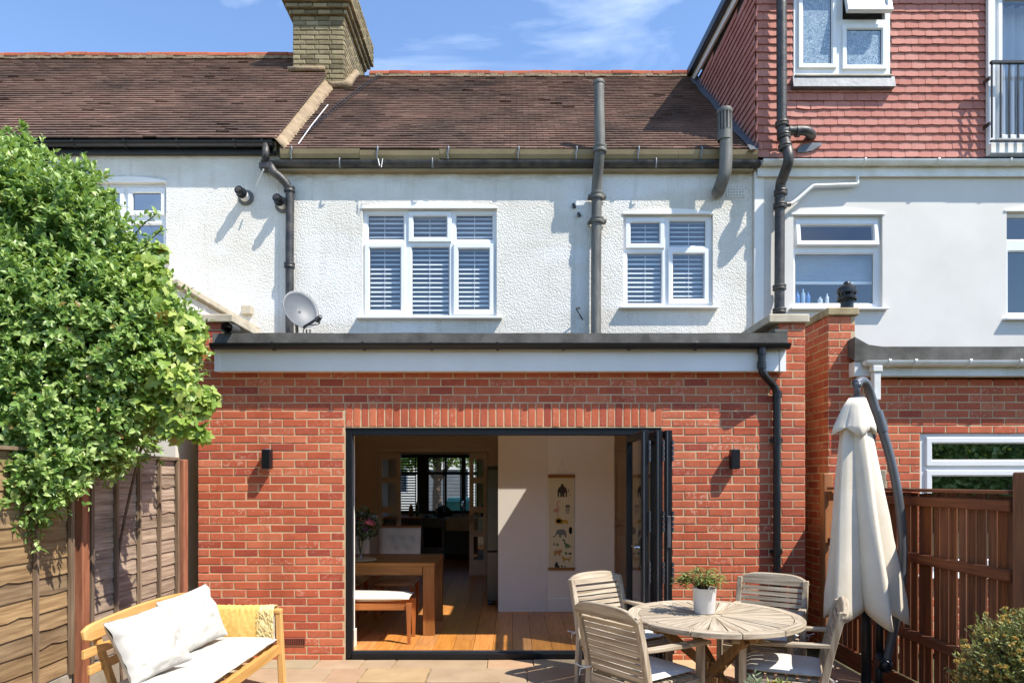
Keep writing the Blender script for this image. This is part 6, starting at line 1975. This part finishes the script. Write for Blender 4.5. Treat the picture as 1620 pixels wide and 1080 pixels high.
# ================================================================ four slatted armchairs
seatpad = mat('white_seat_pad', 'cfcdc8', 'c5c2bb', .9, 6, 0, .3, 160, .002)
def armchair(x, y, face, label, warm=0):
    """face: direction the sitter looks, in radians; local +x is forward"""
    W = tkb if warm else tk
    t = thing('garden_armchair', label, 'armchair', (x, y, 0), face, 'weathered armchairs round the table')
    H = .89; hw = .255
    def bk(z):      # backward lean of the back posts, local x
        u = max(0, (z - .42) / (H - .42)); return -.235 - .085 * u - .03 * u * u
    for s in (-1, 1):
        # back post: foot to top, slightly curved
        b = MB(); zs_ = [0, .2, .42, .55, .68, .80, H - .035]
        vs = []
        for z in zs_:
            xx = bk(z) if z > .42 else -.235 - .03 * (.42 - z) / .42
            w2 = .021 if z < .7 else .020
            vs += [(xx - .022, s*hw - w2, z), (xx + .022, s*hw - w2, z), (xx + .022, s*hw + w2, z), (xx - .022, s*hw + w2, z)]
        fs = [(4*i+q, 4*i+(q+1) % 4, 4*i+4+(q+1) % 4, 4*i+4+q) for i in range(len(zs_)-1) for q in range(4)] + [(3,2,1,0), tuple(range(4*len(zs_)-4, 4*len(zs_)))]
        b.add(vs, fs); b.build('back_post', W['z'], t, local=True, bevel=.004)
        MB().box(.215, .26, s*hw - .022, s*hw + .022, 0, .615).build('leg', W['z'], t, local=True, bevel=.004)
        # arm with rounded front
        b = MB(); pa = spline([(bk(.66) + .015, s*hw, .645), (-.1, s*(hw+.004), .638), (.1, s*(hw+.008), .634), (.26, s*(hw+.01), .632), (.305, s*(hw+.006), .622)], 4)
        vs = []
        for i, p in enumerate(pa):
            u = i / (len(pa) - 1); w2 = .022 + .013 * math.sin(min(1, u*1.15) * 2.2); h2 = .013
            if u > .95: w2 *= .75
            vs += [(p.x, p.y - w2, p.z - h2), (p.x, p.y + w2, p.z - h2), (p.x, p.y + w2, p.z + h2), (p.x, p.y - w2, p.z + h2)]
        m_ = len(pa)
        b.add(vs, [(4*i+q, 4*i+(q+1) % 4, 4*i+4+(q+1) % 4, 4*i+4+q) for i in range(m_-1) for q in range(4)] + [(3,2,1,0), tuple(range(4*m_-4, 4*m_))])
        b.build('arm', W['x'], t, local=True, bevel=.005, fix=True)
        MB().box(-.21, .214, s*hw - .014, s*hw + .014, .345, .405).build('side_rail', W['x'], t, local=True)
    MB().box(.224, .25, -hw + .023, hw - .023, .345, .405).build('front_rail', W['y'], t, local=True)
    MB().box(-.25, -.224, -hw + .023, hw - .023, .345, .405).build('back_rail', W['y'], t, local=True)
    # top rail with rounded shoulders
    pts = []
    n_ = 16
    for k in range(n_ + 1):
        u = -1 + 2*k/n_; pts.append((u * (hw + .022), H - .055 + .05 * (1 - abs(u)**5) + .012 * (1 - u*u)))
    b = MB()
    low = H - .085
    poly = [(-(hw - .021), low), ] + [] 
    outline = [(-(hw+.022), H - .075)] + pts + [(hw + .022, H - .075), (hw - .0, low), (-(hw - .0), low)]
    xr = bk(H - .04)
    b.prism([(xr - .018 - (z - low) * .28, y, z) for y, z in outline], (.034, 0, 0))
    b.build('top_rail', W['y'], t, local=True, fix=True, bevel=.005)
    nsl = 9
    for k in range(nsl):
        z = .455 + (low - .03 - .455) * k / (nsl - 1)
        xx = bk(z); dxz = (bk(z + .01) - bk(z - .01)) / .02
        MB().bar((xx, -hw + .02, z), (xx, hw - .02, z), .013, .031, (dxz, 0, 1)).build('back_slat', W['y'], t, local=True)
    for k in range(7):
        xx = -.18 + .064 * k
        MB().box(xx - .024, xx + .024, -hw + .024, hw - .024, .406, .42).build('seat_slat', W['y'], t, local=True)
    c = cushion(.46, .46, .055, 14, int(x*10) + 3, .2, .004)
    c.xform(Matrix.Translation((.005, 0, .449)))
    c.build('seat_pad', seatpad, t, local=True, smooth=True, fix=True)
    for s in (-1, 1):
        b = MB()
        b.tube([(-.25, s*(hw - .03), .45), (-.285, s*(hw + .03), .44), (-.30, s*(hw + .07), .455)], .005, 5)
        b.tube([(-.25, s*(hw - .03), .45), (-.29, s*(hw + .035), .425), (-.31, s*(hw + .02), .39)], .005, 5)
        b.build('tie', seatpad, t, local=True)
    return t
def face_to(dx, dy): return math.atan2(dy, dx)
def put(bx_, by_, dx, dy, label, warm=0):
    l = math.hypot(dx, dy); dx /= l; dy /= l
    armchair(bx_ + dx * .34, by_ + dy * .34, face_to(dx, dy), label, warm)
put(.69, 5.66, .56, -.83, 'weathered armchair at the far left of the round table, by the doorway')
put(.576, 4.19, .81, .59, 'weathered armchair in the left foreground with its back to the camera', 0)
put(2.12, 5.56, -.55, -.84, 'weathered armchair at the far right of the round table, before the brick wall')
put(2.10, 4.36, -.92, .38, 'weathered armchair at the near right of the table, seen from its side')

# potted plant on the table
pp_ = thing('potted_plant', 'small leafy plant in a white pot on the round table', 'potted plant', (1.325, 4.70, TZ))
c0 = (1.325, 4.70, TZ + .0025)
MB().lathe([(.001, 0), (.066, 0), (.070, .006), (.080, .168), (.082, .172), (.076, .172), (.070, .15), (.001, .15)], c0, 28).build('pot', mat('white_ceramic', 'e6e6e4', 'dcdcda', .3, 4), pp_, auto=40)
MB().lathe([(.001, .152), (.072, .151)], c0, 16).build('soil', mat('potting_soil', '3a2c20', None, 1), pp_)
b = MB(); s = MB(); r = random.Random(19)
for k in range(34):
    a = r.uniform(0, 6.28); rad = r.uniform(.03, .17); h = .17 + r.uniform(.06, .17) * (1 - rad * 1.6)
    top = Vector((c0[0] + rad*math.cos(a), c0[1] + rad*math.sin(a), c0[2] + h))
    s.tube(spline([(c0[0] + .02*math.cos(a), c0[1] + .02*math.sin(a), c0[2] + .15), (c0[0] + rad*.5*math.cos(a), c0[1] + rad*.5*math.sin(a), c0[2] + .15 + (h-.15)*.7), top], 3), .003, 5)
    for j in range(11):
        aa = j * 2.4; d = (Vector((math.cos(aa), math.sin(aa), r.uniform(-.1, .45))) + Vector((math.cos(a), math.sin(a), 0)) * .4).normalized()
        leaf(b, top - Vector((0, 0, .004*j)), d, Vector((0, 0, 1)), r.uniform(.045, .075), r.uniform(.012, .019), .15, .25)
b.build('leaves', foliage_mat('pot_leaf', '4a6130', '6f8440', 'a8a860', .4, '8d9c45', .25), pp_)
s.build('stems', bark, pp_)

# ================================================================ closed cantilever parasol
UY = 4.85
um = thing('cantilever_parasol', 'closed cream cantilever parasol with curved grey arm beside the fence', 'parasol', (pX(1370, UY), UY, 0))
fab = mat('cream_parasol_cloth', 'e9e0cf', 'dfd4be', .95, 4, 0, .35, 60, .004, transl='e0d4b8', tw=.12)
gmet = mat('grey_powder_coat', '66696e', '5c5f64', .4, 4, 0, 0, metal=.3)
def canopy(rows, name, nf, n=96, seed=0, depth=.35, hem=.05, ph=.9, tri=.8):
    """rows: (px centre, py, half width in px)"""
    b = MB(); vs = []
    for i, (cx, py, hw) in enumerate(rows):
        v = i / (len(rows) - 1)
        c = P(cx, py, UY); rad = hw * UY / F
        for k in range(n):
            a = 2 * math.pi * k / n
            fold = math.cos(nf * a + ph + .35 * noise.noise(Vector((v * 1.3, seed, 0)))) 
            fold = tri * (2 / math.pi) * math.asin(max(-1, min(1, fold))) + (1 - tri) * fold
            sharp = 1 - depth * v ** .6 * (.5 - .5 * fold) + .05 * v * noise.noise(Vector((math.cos(a) * 1.7, math.sin(a) * 1.7, v * 2 + seed)))
            sharp += .05 * v * noise.noise(Vector((a * 5.0, v * 3.5, seed + 2))) * (1 if 0 < k < n - 1 else 0) + .02 * noise.noise(Vector((math.cos(a) * 6, math.sin(a) * 6, v * 9)))
            rr_ = rad * sharp
            z = c.z - (hem * fold * (.6 + .6 * noise.noise(Vector((math.cos(a)*1.3, math.sin(a)*1.3, seed + 5))))) * max(0, (v - .8) / .2)
            vs.append((c.x + rr_ * math.cos(a), c.y + rr_ * math.sin(a) * .85, z))
    b.add(vs, [(i*n+k, i*n+(k+1) % n, (i+1)*n+(k+1) % n, (i+1)*n+k) for i in range(len(rows)-1) for k in range(n)])
    o = b.build(name, fab, um, smooth=True)
    s = o.modifiers.new('s', 'SOLIDIFY'); s.thickness = .004
    return o
canopy([(1354, 640, 12), (1353, 660, 17), (1353, 680, 22), (1354, 700, 27), (1356, 740, 33), (1358, 780, 39), (1360, 815, 44), (1362, 850, 49), (1364, 885, 55), (1366, 915, 60), (1367, 940, 64), (1368, 958, 66), (1369, 972, 67)], 'canopy', 5, n=150, depth=.72, hem=.10)
canopy([(1356, 630, 12), (1354, 643, 19), (1353, 660, 26), (1352, 675, 32), (1351, 684, 35)], 'vent_flap', 4, seed=3, depth=.28, hem=.05, ph=.5, tri=1.0)
MB().tube([P(1356.5, 632, UY), P(1356.5, 627, UY)], .048, 16).build('top_ring', gmet, um, auto=40)
b = MB(); b.tube([P(1356, 630, UY), P(1356, 612, UY), P(1357, 606, UY)], [.022, .022, .02], 10); b.build('hanger', gmet, um, smooth=True)
b = MB(); b.tube([P(1354, 607, UY), P(1360, 611, UY)], .028, 10); b.build('hinge_block', gmet, um, smooth=True)
UP = UY + .16
arm = spline([P(1354, 607, UY + .02), P(1363, 602, UY + .06), P(1371, 608, UY + .1), P(1380, 632, UP), P(1395, 678, UP), P(1410, 730, UP), P(1421, 785, UP), P(1427, 840, UP), P(1428, 895, UP), P(1422, 950, UP), P(1410, 1010, UP), P(1402, 1046, UP)], 5)
MB().tube(arm, .031, 14).build('arm', gmet, um, smooth=True)
MB().tube([P(1387, 650, UP), P(1397, 682, UP)], .039, 14).build('arm_sleeve', gmet, um, auto=40)
pm = P(1370, 1000, UY + .12)
MB().tube([(pm.x, pm.y, 0), (pm.x, pm.y, 1.0)], .034, 14).build('mast', M['black'], um, smooth=True)
ms = P(1389, 1000, UP + .02)
b = MB(); b.tube([P(1390, 960, UP + .03), P(1391, 1040, UP + .03)], .026, 12); b.tube([P(1392, 1030, UP + .03), (pX(1388, UP+.03), UP + .03, 0)], .03, 12); b.build('support_post', M['black'], um, smooth=True)
b = MB(); b.tube(spline([P(1389, 960, UP+.03), P(1385, 850, UP+.05), P(1380, 750, UP+.05), P(1381, 690, UP+.03), P(1388, 665, UP)], 4), .02, 10); b.build('strut', gmet, um, smooth=True)
b = MB(); b.lathe([(.001, -.055), (.03, -.048), (.05, -.025), (.056, 0), (.05, .025), (.03, .048), (.001, .055)], P(1400, 1051, UP), 16); b.build('pivot_knob', mat('knob_black', '14151b', None, .3), um, smooth=True)
MB().box(pm.x - .32, pm.x + .42, UY - .20, UY + .42, .004, .05).build('base_plate', gmet, um, bevel=.01)

# ================================================================ satellite dish
sd = thing('satellite_dish', 'grey satellite dish on the flat roof edge beside the rain pipe', 'satellite dish', P(478, 515, 7.9))
c = P(474, 492, 7.85); nrm = Vector((.62, -.72, .30)).normalized()
up = (Vector((0, 0, 1)) - nrm * nrm.z).normalized(); rt_ = up.cross(nrm)
b = MB(); vs = []; nn, mm = 30, 8
for i in range(mm + 1):
    q = i / mm
    for k in range(nn):
        a = 2*math.pi*k/nn
        vs.append(c + rt_ * (.215*q*math.cos(a)) + up * (.235*q*math.sin(a)) + nrm * (.055*q*q - .02 + (.008 if i == mm else 0)))
b.add(vs, [(i*nn+k, i*nn+(k+1) % nn, (i+1)*nn+(k+1) % nn, (i+1)*nn+k) for i in range(mm) for k in range(nn)])
o = b.build('reflector', mat('dish_grey', '62656a', '565a5e', .5, 5), sd, smooth=True)
s = o.modifiers.new('s', 'SOLIDIFY'); s.thickness = .006
low = c - up * .225 + nrm * .03
lnb = low + Vector((.225, -.13, .085))
b = MB(); b.bar(low, lnb, .018, .024, up); b.build('arm', M['black'], sd)
b = MB(); b.tube([lnb + nrm * .03, lnb - nrm * .02, lnb - nrm * .06], [.022, .03, .036], 12); b.build('receiver', mat('lnb_dark', '4a4c50', None, .5), sd, auto=40)
b = MB(); b.tube(spline([c - nrm*.02, c - nrm*.12 - up*.02, c - nrm * .14 - up * .2, (c.x - .08, c.y + .10, 2.94)], 5), .019, 10); b.build('mount_pole', M['grey_iron'], sd, smooth=True)
b = MB(); b.tube(spline([lnb - up*.02, lnb - up*.09 - rt_*.03, low - up*.03, (c.x + .02, c.y + .05, 2.95)], 5), .006, 6); b.build('coax_cable', M['black'], sd, smooth=True)
b = MB()
for dx in (.06, .10): b.bar((c.x + dx, c.y + .02, 2.94), (c.x + dx + .02, c.y + .0, c.z - .21), .014, .014)
b.build('stay', M['grey_iron'], sd)
